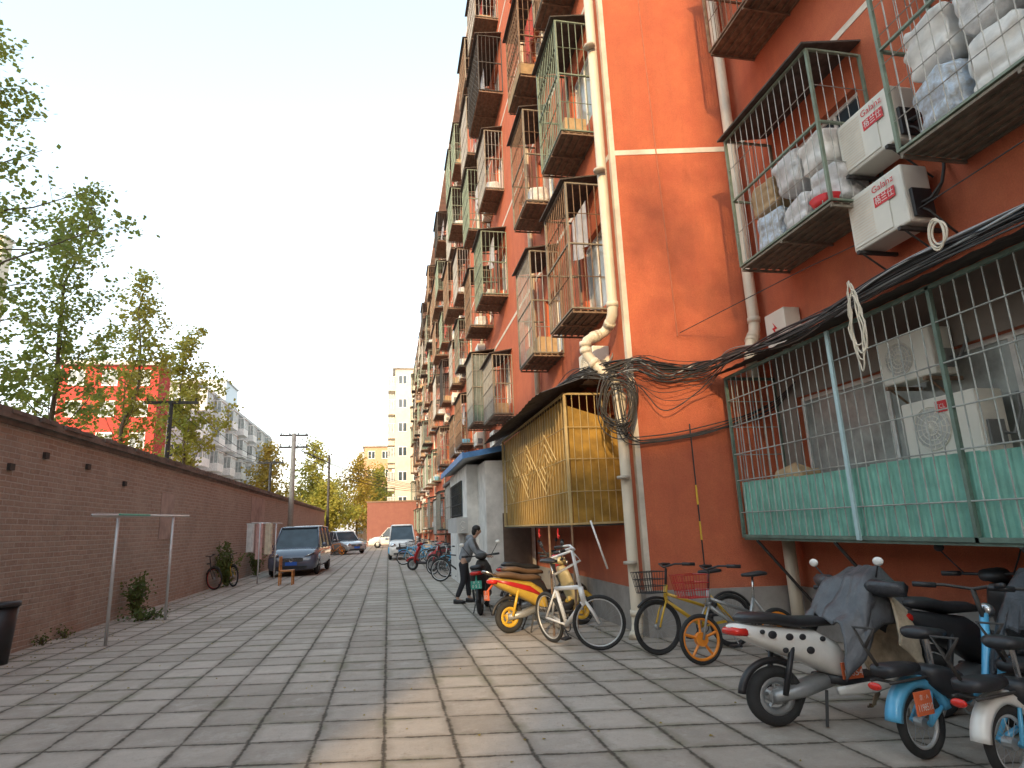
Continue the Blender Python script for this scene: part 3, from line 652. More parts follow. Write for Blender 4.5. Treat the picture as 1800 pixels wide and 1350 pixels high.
# ---------- left brick wall ----------
XW=-5.6
Wt=thing('brick_wall','tall old brown brick boundary wall along left of lane','wall',(0,0,0))
mb=MB(); mb.box(XW-.37,XW,-20,58,0,3.36); mb.build('wall_face',M_brick,Wt)
mb=MB(); mb.box(XW-.4,XW+.03,-20,58,3.362,3.44); mb.box(XW-.43,XW+.09,-20,58,3.442,3.52)
for k in range(220):
    y=-3+k*.26; mb.box(XW-.40+rr.uniform(-.02,0),XW+.075+rr.uniform(-.01,.04),y,y+.25,3.522,3.575+rr.uniform(0,.03))
mb.build('coping',mat('dark_coping',(.20,.165,.14),.95,var=.35,stain=.4,scale=3),Wt)
for (u0,v0,u1,v1,nm) in ((278,870,308,948,'a'),(437,878,466,975,'b')):
    p=on_x(u0,v1,XW+.01); q=on_x(u1,v0,XW+.01); mb=MB(); mb.box(XW+.002,XW+.014,p.y,q.y,p.z,q.z); mb.build('plaster_patch',mat('dull_plaster',(.46,.38,.34),.9,stain=.45,scale=4),Wt)
for (u,v) in ((150,820),(12,820),(75,800),(215,850)): 
    p=on_x(u,v,XW); mb=MB(); mb.box(XW-.05,XW+.05,p.y,p.y+.12,p.z-.05,p.z+.05); mb.build('beam_stub',M_dk,Wt)
# ---------- clothes frames ----------
a=on_z(185,1135); b=on_z(290,1090)
t=thing('clothes_rack','long pale steel clothes rack on two posts beside brick wall','clothes rack',(a.x,a.y,0))
mb=MB(); mb.tube([(0,0,0),(0,0,1.97)],.027,8); mb.build('post',M_alu,t,True)
mb=MB(); mb.tube([(b.x-a.x,b.y-a.y,0),(b.x-a.x,b.y-a.y,2.05)],.027,8); mb.build('post',M_alu,t,True)
dv=(V((b.x,b.y,0))-V((a.x,a.y,0))).normalized(); e1=V((b.x-a.x,b.y-a.y,2.05))
mb=MB(); mb.tube([V((0,0,1.99))-dv*1.0,e1+dv*1.1+V((0,0,.04))],.022,6); mb.build('top_bar',M_alu,t,True)
mb=MB(); mb.tube([V((.05,0,2.02))-dv*.1,e1*.45+V((.05,0,1.12))],.016,6); mb.build('clip_strip',mat('mint_plastic',(.1,.45,.32),.5),t)
a=on_z(452,1026); b=on_z(478,1012)
t=thing('clothes_rack','farther clothes rack hung with towels near dark van','clothes rack',(a.x,a.y,0))
mb=MB(); mb.tube([(0,0,0),(0,0,2.0)],.027,8); mb.build('post',M_alu,t,True); mb=MB(); mb.tube([(.2,2.0,0),(.2,2.0,2.0)],.027,8); mb.build('post',M_alu,t,True); mb=MB(); mb.tube([(-.15,-.6,2.02),(.28,2.8,2.02)],.022,6); mb.build('top_bar',M_alu,t,True)
mb=MB(); mb.tube([(-.45,0,2.0),(.5,0,2.0)],.018,6); mb.build('crossbar',M_alu,t,True)
for i,(dx,w,cn,cc,H_) in enumerate(((-.42,.24,'white',(.7,.68,.66),.95),(-.12,.22,'pink',(.64,.4,.37),1.2),(.18,.24,'cream',(.66,.57,.44),1.05))):
    mb=MB(); n=8
    for k in range(n+1): x=a.x+dx+w*k/n; mb.v+=[(x,a.y-.03+.02*math.sin(k*1.7),2.0),(x,a.y-.03+.05*math.sin(k*1.7+.4),2.0-H_)]
    for k in range(n): mb.f.append((2*k,2*k+2,2*k+3,2*k+1))
    tag(mb.build('towel',mat(cn+'_towel',cc,.95),None,True),cn+' towel hanging from the farther clothes rack','towel')
a=on_z(503,1028); t=thing('wooden_chair','orange wooden chair in front of the dark van','chair',(a.x,a.y,0))
mb=MB(); mb.box(-.22,.22,-.2,.2,.42,.46); mb.build('seat',M_wood,t)
for sx in (-1,1):
    for sy in (-1,1): mb=MB(); mb.box(sx*.2-.02,sx*.2+.02,sy*.18-.02,sy*.18+.02,0,.42 if sx>0 else .9); mb.build('leg',M_wood,t)
mb=MB(); mb.box(-.21,-.19,-.16,.16,.62,.88); mb.build('backrest',M_wood,t)
t=thing('litter_bin','black plastic bin standing at left picture edge','bin',(-5.3,10.3,0))
mb=MB(); mb.tube([(0,0,0),(0,0,.76)],[.14,.19],16); mb.build('bucket',M_blk,t,True); mb=MB(); mb.tube([(0,0,.76),(0,0,.82)],.21,16); mb.build('rim',M_blk,t,True)
# ---------- trees ----------
def tree(label,base,h,lo,spread,nb,m,seed,tr=.13,leaf=.11,cl=9,up=.9,group='trees behind brick wall',per=11,dens=.2):
    r=random.Random(seed); t=thing('tree',label,'tree',base,group=group)
    tk=MB(); pts=[V((r.uniform(-.05,.05)*i,r.uniform(-.05,.05)*i,h*.97*i/8)) for i in range(9)]; tk.tube(pts,[tr*(1-.9*i/8) for i in range(9)],7)
    lf=MB()
    def leafs(p,n,s):
        for _ in range(n):
            q=p+V((r.gauss(0,s),r.gauss(0,s),r.gauss(0,s*.8))); u=V((r.uniform(-1,1),r.uniform(-1,1),r.uniform(-1,1))).normalized(); w=u.orthogonal().normalized(); k=leaf*r.uniform(.5,1.1)
            lf.quad(q-u*k*.5,q+w*k*.45,q+u*k*.5,q-w*k*.45)
    for i in range(nb):
        f=(i+r.random())/nb; z=lo+(h-lo)*f*.95; prof=(min(1,(1-f)*1.15+.08))*(.6+.4*min(1,f*5)); Lb=spread*prof*r.uniform(.45,1.3)
        az=i*2.4+r.uniform(-.5,.5); d=V((math.cos(az),math.sin(az),0)); s0=pts[min(8,int(z/h*8))].copy(); s0.z=z
        bp=[s0+d*Lb*k/5+V((0,0,Lb*up*(k/5)**1.4))+V((r.uniform(-.05,.05),r.uniform(-.05,.05),r.uniform(-.05,.05)))*k*.4*Lb/2 for k in range(6)]
        tk.tube(bp,[max(.008,tr*.2*(1-f*.6))*(1-k/6.5) for k in range(6)],5)
        nc=int(per*Lb/spread*r.uniform(.6,1.2))+2
        for k in range(nc):
            u=.15+.9*r.random(); ii=min(4,int(u*5)); p=bp[ii].lerp(bp[ii+1],min(1.2,u*5-ii)); 
            off=V((r.gauss(0,1),r.gauss(0,1),r.gauss(0,1)))*.15*Lb/2; tk.bar(p,p+off,.005,3); leafs(p+off,int(cl*r.uniform(.4,1.6)),dens)
    leafs(pts[-1],cl*3,dens)
    tk.build('trunk',M_bark,t); lf.build('crown',m,t); return t
tree('tall green tree rising behind wall, second from left edge',(-8.5,17.4,0),11.5,3.4,1.6,46,M_lf,2,cl=16,dens=.13,leaf=.125,per=11,tr=.10,up=1.1)
tree('yellowing green tree behind wall in front of red building',(-8.4,21.8,0),10.8,3.4,1.65,44,M_lf2,3,cl=16,dens=.14,leaf=.14,per=10,tr=.10,up=1.2)
tree('slim green tree behind wall, rightmost of the row',(-8.2,26.8,0),10.5,3.2,1.6,40,M_lf2,4,cl=17,dens=.16,leaf=.165,per=11,tr=.10,up=1.3)
tree('large tree at left picture edge with leafy branches reaching in',(-9.7,13.4,0),15.5,4.0,3.5,76,M_lf,5,tr=.2,cl=22,up=.4,per=18,dens=.17,leaf=.13)
tree('small green tree behind wall at left beside the pale tower',(-15.5,24,0),7.0,2.5,1.9,30,M_lf,6,cl=16,leaf=.18)
far=[(-16,88,14,4.5),(-11,96,15.5,5),(-5,104,14,5.5),(-1.5,112,13,5),(-24,80,9,4),(-8,84,8,3.5),(-13,120,12,5)]
for i,(x,y,h,s) in enumerate(far):
    tree('%s tree at far end of lane, %s from left'%(['autumn yellow','pale green'][i%2],ordn[[1,3,5,6,0,4,2][i]]),(x,y,0),h,1.5,s,40,[M_lf3,M_lf2][i%2],20+i,tr=.2,leaf=.42,cl=14,up=.5,group='trees at lane end',per=16,dens=.5)
def shrub(label,p,h,w,m,seed,n=420,leaf=.07):
    r=random.Random(seed); t=thing('shrub',label,'plant',p,group='weeds at wall foot'); st=MB(); lf=MB()
    for i in range(14):
        a=r.uniform(0,2*PI); e=V((math.cos(a)*w*r.random(),math.sin(a)*w*r.random(),h*r.uniform(.5,1))); st.tube([(0,0,0),e*.5+V((0,0,h*.1)),e],.006,4)
        for k in range(n//14):
            p_=e*(r.random()**.6)+V((r.gauss(0,.06),r.gauss(0,.06),r.gauss(0,.06))); u=V((r.uniform(-1,1),r.uniform(-1,1),r.uniform(-1,1))).normalized(); q=u.orthogonal().normalized(); kk=leaf*r.uniform(.6,1.2)
            if p_.z>0.01: lf.quad(p_-u*kk*.5,p_+q*kk*.4,p_+u*kk*.5,p_-q*kk*.4)
    st.build('stem',M_bark,t); lf.build('foliage',m,t); return t
a=on_z(252,1088); shrub('bushy green weed at wall foot between clothes posts',(XW+.3,a.y+.4,0),.95,.3,M_lfd,1,700)
a=on_z(292,1090); shrub('low cut branches lying near farther clothes post',(a.x-.5,a.y+.2,0),.18,.5,M_lfd,2,260)
a=on_z(355,1040); shrub('dark bush at wall beside the parked yellow bicycle',(XW+.4,a.y+1.4,0),1.45,.5,M_lfd,3,1100,.09)
a=on_z(430,1020); shrub('green bush at wall behind hanging towels',(XW+.4,a.y+2,0),1.1,.4,M_lfd,4,500,.09)
for i,(u,v) in enumerate(((70,1135),(140,1120),(330,1072))):
    a=on_z(u,v); shrub('tiny weed tuft at wall foot, %s from left'%ordn[i],(XW+.12,a.y,0),.14,.15,M_lfd,30+i,110,.04)
# ---------- utility poles ----------
def upole(label,x,y,h,r,m,arms,w=1.6):
    t=thing('utility_pole',label,'pole',(x,y,0)); mb=MB(); mb.tube([(0,0,0),(0,0,h)],[r,r*.7],10); mb.build('shaft',m,t,True)
    for z in arms:
        mb=MB(); mb.box(-w/2,w/2,-.05,.05,h-z-.05,h-z+.04); mb.build('crossarm',M_dk,t)
        for k in range(4): x_=-w/2+.08+k*(w-.16)/3; mb=MB(); mb.tube([(x_,0,h-z+.04),(x_,0,h-z+.16)],[.035,.025],6); mb.build('insulator',M_dk,t)
    return t
p1=on_x(517,762,-5.1); upole('concrete utility pole with twin crossarms beside wall',-5.1,p1.y,p1.z,.16,M_con,(.1,.75),1.5)
p2=on_x(579,800,-4.7); upole('slim dark utility pole beyond the concrete pole',-4.7,p2.y,p2.z,.12,M_dk,(),1)
p3=on_x(302,705,-7.4); upole('dark pole with wide crossarm behind wall among trees',-7.4,p3.y,p3.z,.09,M_dk,(.05,),1.7)
p4=on_x(476,812,-6.6); upole('dark pole with crossarm behind wall before apartments',-6.6,p4.y,p4.z,.1,M_dk,(.05,),1.4)
def wire(label,a,b,sag,r=.012):
    a=V(a);b=V(b); mb=MB(); mb.tube([a.lerp(b,k/12)-V((0,0,sag*4*(k/12)*(1-k/12))) for k in range(13)],r,4); tag(mb.build('wire',M_dk),label,'wire','overhead wires')
wl=['lowest','second','third','fourth','fifth','topmost']
for k in range(6): wire('%s overhead wire from concrete pole across lane to orange block'%wl[k],(-5.1+.2*(k%3),p1.y,p1.z-1.4+.22*k),(XF-.1,52+k*3,4.6+.3*k),.5,.018)
for k in range(4): wire('%s overhead wire running between pole beside wall and slim dark pole'%wl[k],(-5.7+.4*k,p1.y,p1.z-.0),(-4.7,p2.y,p2.z-.2-.2*k),.4)
for k in range(3): wire('%s overhead wire behind wall between the two dark poles'%wl[k],(-8.1+.6*k,p3.y,p3.z),(-7.1+.4*k,p4.y,p4.z),.5)
# ---------- background buildings ----------
def bldg(label,x0,x1,y0,y1,h,m,face_w,nf,cols,wm=M_white,group=None,side=None,ww=1.3,wh=1.5,balc=False,roofm=None):
    t=thing('apartment_building',label,'building',(0,0,0),group=group); mb=MB(); mb.box(x0,x1,y0,y1,0,h); mb.build('wall',m,t)
    mb=MB(); mb.box(x0-.4,x1+.4,y0-.4,y1+.4,h+.003,h+.35); mb.build('roof',roofm or M_greyw,t)
    fs=h/nf
    for j in range(nf):
        z=j*fs+fs*.33
        for i in range(cols):
            if 'f' in face_w:
                x=x0+(x1-x0)*(i+.5)/cols
                f=MB(); f.box(x-ww/2,x+ww/2,y0-.06,y0-.002,z,z+wh); o=f.build('window',wm,t); g_=MB()
                for s in (-1,1): g_.box(x+s*ww/4-ww*.19,x+s*ww/4+ww*.19,y0-.07,y0-.062,z+.12,z+wh-.12)
                g_.build('pane',M_glass,o)
    if side:
        yc,sgn=side; X=x1 if sgn>0 else x0
        for j in range(nf):
            z=j*fs+fs*.3
            for i in range(yc):
                y=y0+(y1-y0)*(i+.5)/yc
                if balc and i%2==0:
                    f=MB(); f.box(*((X+.002,X+1.1) if sgn>0 else (X-1.1,X-.002)),y-1.3,y+1.3,z-.75,z+.15); o=f.build('balcony',M_white if m is M_greyw else m,t)
                    g_=MB(); g_.box(*((X+.01,X+1.05) if sgn>0 else (X-1.05,X-.01)),y-1.25,y+1.25,z+.152,z+1.5); g_.build('glazing',M_curtain,o)
                    g_=MB(); 
                    for q in (-1.27,-.6,.0,.6,1.2): g_.box(*((X+1.05,X+1.1) if sgn>0 else (X-1.1,X-1.05)),y+q,y+q+.07,z+.152,z+1.5)
                    g_.box(*((X+.01,X+1.15) if sgn>0 else (X-1.15,X-.01)),y-1.3,y+1.3,z+1.503,z+1.6)
                    for q in (.2,.6): g_.box(*((X+q,X+q+.06) if sgn>0 else (X-q-.06,X-q)),y-1.29,y-1.252,z+.152,z+1.5)
                    g_.build('frame',M_white,o)
                else:
                    f=MB(); f.box(*((X+.002,X+.05) if sgn>0 else (X-.05,X-.002)),y-.7,y+.7,z,z+1.5); o=f.build('window',wm,t)
                    g_=MB(); g_.box(*((X+.052,X+.06) if sgn>0 else (X-.06,X-.052)),y-.6,y-.04,z+.1,z+1.4); g_.box(*((X+.052,X+.06) if sgn>0 else (X-.06,X-.052)),y+.04,y+.6,z+.1,z+1.4); g_.build('pane',M_glass,o)
    return t
bldg('bright red apartment building with white windows behind the trees',-28.9,-20.8,60,63,17.2,M_far_red,'f',6,3)
bldg('grey white apartment row with glazed balconies beyond red building',-34,-20.5,70,112,17.8,M_greyw,'f',6,4,side=(14,1),balc=True)
bldg('pale high tower at left picture edge behind trees',-100,-73.5,126,129,60,M_cream,'f',20,7)
bldg('distant pale glass tower above the grey apartment row',-62,-50,200,215,49,mat('pale_tower',(.5,.56,.6),.5,var=.1),'f',14,3)
bldg('cream apartment block facing up the lane at far end',.9,12,94,106,26,M_cream,'f',7,5,side=(3,-1),balc=True)
bldg('orange and cream apartment row at end of lane behind trees',-4.5,.6,118,140,17,mat('faded_orange',(.54,.33,.2),.9),'f',5,2,side=(5,-1),balc=True)
t=thing('end_wall','low dull red wall closing off far end of lane','wall',(0,0,0)); mb=MB(); mb.box(-2.3,3.0,70,70.4,0,4.6); mb.build('wall_face',stucco_mat('dull_red_wall',(.28,.12,.085),(.2,.08,.06)),t); mb=MB(); mb.box(-2.4,3.1,69.9,70.5,4.602,4.75); mb.build('coping',M_rust,t)
bldg('added shade block, unseen at left behind the viewpoint',-24,-14,-27.7,0,21.0,M_greyw,'',5,1)  # unseen block added to cut the left edge of the sun shaft
bldg('lower added shade block, unseen behind the viewpoint',-18.5,-15.4,-50,-42,22.2,M_greyw,'',4,1)  # unseen, added to bound the sun shaft on its right, low down
bldg('tall added shade block, unseen behind the viewpoint',-15.4,30,-52,-42,37,M_greyw,'',8,1)  # unseen, added tall to keep the near facade out of the sun
tree('street tree behind the viewpoint casting dappled shade',(-7.0,-20,0),18.5,13.5,1.5,14,M_lfd,50,tr=.07,leaf=.22,cl=8,group='trees behind viewpoint',per=8,dens=.4)
# ---------- wheels ----------
def wheel(par,c,R,w,rimm,ax=(0,1,0),spokes=24,tyre=M_rub,solid=False,name='wheel'):
    ax=V(ax).normalized(); c=V(c); mb=MB(); u=V((0,0,1)); q=ax.cross(u).normalized()
    mb.disc(c,ax,.035 if not solid else R*.28,.06,12)
    if solid:
        for k in range(5):
            a=2*PI*k/5; d=u*math.cos(a)+q*math.sin(a)
            mb.bar(c+d*R*.25,c+d*R*.78,R*.06,4)
    else:
        for k in range(spokes):
            a=2*PI*k/spokes; d=u*math.cos(a)+q*math.sin(a); a2=a+.5*(1 if k%2 else -1); d2=u*math.cos(a2)+q*math.sin(a2); mb.bar(c+d2*.03+ax*.02*(1 if k%2 else -1),c+d*(R-w*1.0),.0016,3)
    o=mb.build(name,rimm if solid else M_steel,par)
    t=MB(); t.ring(c,ax,R-w/2,w/2,36,8); t.build('tyre',tyre,o,True)
    r=MB(); r.ring(c,ax,R-w*1.05,w*.22 if not solid else w*.38,32,6); r.build('rim',rimm,o,True)
    return o
def bicycle(label,loc,rz,fm_,rimm,R=.34,wb=1.04,basket=None,steer=0,lean=.05,solid=False,fend=None,group='parked bicycles',low=False,tall=0.0,r=.02):
    t=thing('bicycle',label,'bicycle',loc,rz,group,rx=lean)
    xh=wb/2-.17; rot=Matrix.Rotation(steer,3,'Z')
    def S(p): p=V(p)-V((xh,0,0)); return rot@p+V((xh,0,0))
    rh=(-wb/2,0,R); bbk=(-.1,0,.28); st=(-.24,0,.74 if not low else .66); hb=(xh+.03,0,.62); ht=(xh,0,.80)
    mb=MB()
    mb.bar(bbk,st,r,8); mb.bar(bbk,hb,r*1.25,8); mb.bar(st,ht,r,8) if not low else mb.bar((-.2,0,.5),(xh+.02,0,.7),r,8)
    for y in (-.05,.05): mb.bar(bbk,(rh[0],y,R),r*.6,6); mb.bar(st,(rh[0],y,R),r*.55,6)
    mb.bar(hb,ht,r*1.3,8); mb.build('frame',fm_,t,True)
    mb=MB()
    for y in (-.055,.055): mb.tube([S((xh+.03,y*.6,.63)),S((wb/2-.07,y,.5)),S((wb/2,y,R))],r*.65,6)
    mb.bar(S((xh+.03,-.05,.64)),S((xh+.03,.05,.64)),.018,6); mb.build('fork',fm_,t,True)
    wheel(t,rh,R,.05,rimm,solid=solid); wheel(t,S((wb/2,0,R)),R,.05,rimm,ax=rot@V((0,1,0)),solid=solid)
    mb=MB(); mb.bar(st,(-.27,0,.9+tall*.7),.014,6); mb.build('seat_post',M_chr,t,True)
    k=tall*.7; mb=MB(); mb.xl([(-.42,.93+k,.09,.025),(-.36,.935+k,.1,.03),(-.25,.925+k,.07,.028),(-.14,.925+k,.03,.02)],12,2.2); mb.build('saddle',M_blk,t,True)
    k=tall; mb=MB(); mb.bar(S((xh,0,.8)),S((xh-.03,0,1.0+k)),.016 if not tall else .022,6); mb.tube([S((xh-.2,-.29,1.04+k)),S((xh-.05,-.2,1.05+k)),S((xh,0,1.01+k)),S((xh-.05,.2,1.05+k)),S((xh-.2,.29,1.04+k))],.013 if not tall else .017,6); h=mb.build('handlebar',fm_ if tall else (M_blk if rimm!=M_alu else M_alu),t,True)
    for s in (-1,1): g=MB(); g.bar(S((xh-.12,s*.25,1.045+k)),S((xh-.26,s*.31,1.035+k)),.02,8); g.build('grip',M_blk,h,True)
    mb=MB(); mb.ring(bbk,(0,1,0),.085,.008,20,4); mb.bar((-.1,-.06,.28),(-.1+.1,-.06,.15),.01); mb.bar((-.1,.06,.28),(-.2,.06,.41),.01); mb.box(-.05,.06,-.16,-.06,.135,.16); mb.box(-.26,-.15,.06,.16,.4,.425); mb.build('crank',M_blk,t)
    mb=MB(); mb.bar((-.4,.05,.3),(-.48,.2,.01),.01); mb.build('kickstand',M_steel,t)
    if fend:
        for cc,ax_,a0,a1 in (((-wb/2,0,R),V((0,1,0)),PI*.05,PI*.85),(S((wb/2,0,R)),rot@V((0,1,0)),PI*.25,PI*.8)):
            mb=MB(); mb.ring(cc,ax_*-1,R+.02,.018,18,5,a0,a1); mb.build('mudguard',fend,t,True)
    if basket:
        mb=MB(); x0,x1=xh+.08,xh+.38; 
        for z,k in ((.72,.8),(.8,.9),(.88,.95),(.97,1.0)): mb.tube([S((x0,-.17*k,z)),S((x1*k+x0*(1-k),-.17*k,z)),S((x1*k+x0*(1-k),.17*k,z)),S((x0,.17*k,z))],.006,4,True)
        for i in range(9):
            f=i/8; mb.bar(S((x0+.24*f+.02,-.14,.72)),S((x0+.3*f,-.17,.97)),.004,4); mb.bar(S((x0+.24*f+.02,.14,.72)),S((x0+.3*f,.17,.97)),.004,4); mb.bar(S((x0+.26,-.14+.28*f,.72)),S((x1,-.17+.34*f,.97)),.004,4); mb.bar(S((x0+.26*f,-.14,.72)),S((x0+.26*f,.14,.72)),.004,4)
        mb.build('basket',basket,t)
    return t
a=on_z(1168,1153); bicycle('yellow bicycle with black front basket leaning near downpipe',(a.x+.5,a.y+.1,0),PI+.08,M_yel,M_blk,R=.32,basket=M_blk,fend=M_blk,low=True)
a=on_z(1243,1170); bicycle('grey bicycle with orange wheels and red basket beside yellow bicycle',(a.x+.48,a.y+.05,0),PI+.05,M_steel,M_org,R=.27,wb=1.0,basket=M_rbod,solid=True,low=True)
a=on_z(1052,1150); th=math.radians(-72); bicycle('tall white bicycle with front wheel turned beside downpipe',(a.x-.52*math.cos(th),a.y-.52*math.sin(th),0),th,mat('bright_white_frame',(.82,.81,.79),.35,var=.03,bump=0),M_alu,steer=math.radians(56),lean=.12,tall=.26,r=.028)
bk=bicycle('dark bicycle parked by hut, nearer of two beyond the person',(2.05,19.6,0),2.7,M_dk,M_alu,fend=M_dk)
dup(bk,'dark bicycle parked farther beyond the nearer dark one',(1.9,22.5,0),2.3)
bb_=bicycle('light blue bicycle parked before the blue and white van',(1.2,30,0),2.9,M_lblue,M_alu,basket=M_blk,fend=M_lblue)
dup(bb_,'light blue bicycle second in far row near the van',(1.5,31.5,0),2.6); dup(bb_,'light blue bicycle third in far row by orange block',(2.0,33.5,0),2.4)
dup(bk,'dark bicycle farthest in the row before the small van',(2.3,28.0,0),2.5); dup(bb_,'light blue bicycle standing between the dark bicycles',(2.4,21.2,0),2.9)
a=on_z(408,1030); yb=bicycle('small yellow bicycle leaning on bush by brick wall',(a.x-.2,a.y,0),-.9,M_yel,M_blk,fend=M_blk)
a=on_z(380,1037); bicycle('dark bicycle with red hub against bush by wall',(a.x-.5,a.y+.3,0),-.6,M_dk,M_rbod,fend=M_dk)
a=on_z(592,975); bicycle('orange bicycle standing before silver car',(a.x,a.y-1,0),-.5,M_org,M_org,R=.3,solid=True)
# ---------- scooters ----------
def scooter(label,loc,rz,bodym,seatm=M_blk,plate=None,platem=M_plate,mirrors=True,accent=None,rimm=M_steel,group='parked electric scooters',rack=False,side=None):
    t=thing('scooter',label,'scooter',loc,rz,group,rx=-.06)
    ac_=accent or bodym
    wheel(t,(-.62,0,.235),.235,.1,rimm,solid=True); wheel(t,(.64,0,.235),.235,.1,rimm,solid=True)
    mb=MB(); mb.xl([(-.93,.80,.03,.015),(-.88,.78,.09,.05),(-.72,.72,.135,.085),(-.5,.65,.15,.12),(-.25,.57,.15,.16),(-.08,.46,.135,.17),(.0,.36,.11,.11)],18,3); mb.build('body_shell',bodym,t,True)
    if side:
        for s in (-1,1):
            mb=MB(); mb.loft([((-.86,s*.10,.78),(.0,.01,0),(0,0,.015)),((-.6,s*.142,.71),(0,.016,0),(0,0,.035)),((-.3,s*.152,.62),(0,.014,0),(0,0,.045)),((-.12,s*.14,.52),(0,.012,0),(0,0,.02))],10,2.4); mb.build('side_panel',side,t,True)
    mb=MB(); mb.xl([(-.2,.33,.12,.04),(.0,.29,.15,.045),(.35,.29,.15,.045),(.47,.36,.12,.05)],16,4); mb.build('floorboard',M_blk,t,True)
    mb=MB()
    mb.loft([((.50,0,.27),(.02,0,.01),(0,.08,0)),((.52,0,.4),(.05,0,.02),(0,.17,0)),((.45,0,.6),(.055,0,.02),(0,.2,0)),((.38,0,.8),(.06,0,.02),(0,.17,0)),((.33,0,.93),(.05,0,.02),(0,.1,0))],18,2.6); mb.build('leg_shield',ac_,t,True)
    mb=MB(); mb.xl([(-.84,.86,.07,.02),(-.78,.865,.12,.045),(-.6,.85,.14,.05),(-.4,.80,.14,.05),(-.18,.79,.12,.045),(-.06,.77,.07,.03)],16,2.8); mb.build('seat',seatm,t,True)
    mb=MB(); mb.xl([(.2,1.0,.06,.03),(.27,1.02,.12,.055),(.36,1.01,.11,.07),(.43,.98,.05,.04)],14,2.4); hb=mb.build('handlebar_cover',ac_,t,True)
    mb=MB(); mb.tube([(.18,-.36,1.04),(.27,-.2,1.03),(.3,0,1.02),(.27,.2,1.03),(.18,.36,1.04)],.014,6); hd=mb.build('handlebar',M_blk,t,True)
    for s in (-1,1): g=MB(); g.bar((.24,s*.25,1.035),(.17,s*.38,1.04),.022,8); g.build('grip',M_blk,hd,True); g=MB(); g.bar((.28,s*.22,1.03),(.24,s*.37,1.03),.007,4); g.build('brake_lever',M_blk,hd,True)
    if mirrors:
        for s in (-1,1):
            g=MB(); g.tube([(.24,s*.22,1.04),(.22,s*.3,1.15),(.2,s*.36,1.24)],.007,5); q=g.build('mirror',M_blk,t,True); g=MB(); g.ell((.2,s*.37,1.27),.018,.055,.038); g.build('mirror_head',M_blk if mirrors is True else mirrors,q,True)
    mb=MB(); mb.ell((.44,0,.98),.03,.06,.045); mb.build('headlight',M_chr,t,True)
    mb=MB(); mb.xl([(-.955,.77,.05,.02),(-.92,.77,.1,.035),(-.84,.76,.125,.04)],12,3); mb.build('tail_light',M_tail,t,True)
    mb=MB(); mb.ring((.64,0,.235),(0,-1,0),.262,.05,16,6,PI*.15,PI*.85); mb.build('front_mudguard',bodym,t,True)
    mb=MB(); mb.ring((-.62,0,.235),(0,-1,0),.275,.03,16,6,PI*.3,PI*.95); mb.build('rear_mudguard',M_blk,t,True)
    for y in (-.07,.07): mb=MB(); mb.tube([(.40,y*.6,.72),(.52,y,.5),(.64,y,.235)],.02,6); mb.build('fork_leg',M_steel,t,True)
    mb=MB(); mb.xl([(-.66,.235,.09,.05),(-.4,.26,.1,.06),(-.15,.32,.1,.06)],12,3); mb.build('swing_arm',M_steel,t,True)
    for s in (-1,1): mb=MB(); mb.bar((-.6,s*.1,.25),(-.5,s*.13,.62),.022,8); mb.build('shock_absorber',rimm if rimm!=M_steel else M_blk,t,True)
    for s in (-1,1): mb=MB(); mb.bar((-.25,s*.1,.25),(-.35,s*.17,.0),.012,6); mb.build('stand_leg',M_dk,t)
    if plate:
        mb=MB(); mb.box(-.985,-.97,-.1,.1,.5,.64); mb.bar((-.97,0,.62),(-.85,0,.74),.015); p_=mb.build('licence_plate',platem,t)
        text('plate_number',plate[0],M_white,p_,(-.988,0,.61),(0,-1,0),(0,0,1),.05,.17); text('plate_number',plate[1],M_white,p_,(-.988,0,.545),(0,-1,0),(0,0,1),.075,.18)
    if rack:
        mb=MB(); mb.tube([(-.85,-.1,.86),(-1.0,-.1,.92),(-1.02,0,.93),(-1.0,.1,.92),(-.85,.1,.86)],.012,6); mb.build('grab_rail',M_chr,t,True)
    return t
a=on_z(1350,1280)+V((.08,0,0)); S1=scooter('white electric scooter with dark spots under a draped quilt',(a.x+.70,a.y+.05,0),.06,M_wht,plate=None,mirrors=M_wht,accent=M_blk); S1.scale=(1.08,1,.93)
for (x,z,r) in ((-.66,.73,.038),(-.52,.70,.034),(-.41,.69,.030),(-.57,.60,.026),(-.36,.58,.036),(-.24,.66,.026),(-.74,.76,.022)): mb=MB(); mb.ell((x,-.149,z),r,.012,r*.85,10,6); mb.build('spot_decal',M_blk,S1)
mb=MB(); mb.xl([(-.2,.25,.02,.03),(.1,.245,.02,.05),(.42,.3,.02,.05)],10,3,y=-.165); mb.build('sill_panel',M_wht,S1,True)
mb=MB(); mb.box(-.17,.0,-.215,-.20,.34,.47); p_=mb.build('licence_plate',M_plate,S1); text('plate_number','京 ·',M_white,p_,(-.085,-.218,.44),(1,0,0),(0,0,1),.04); text('plate_number','13854',M_white,p_,(-.085,-.218,.385),(1,0,0),(0,0,1),.07,.155)
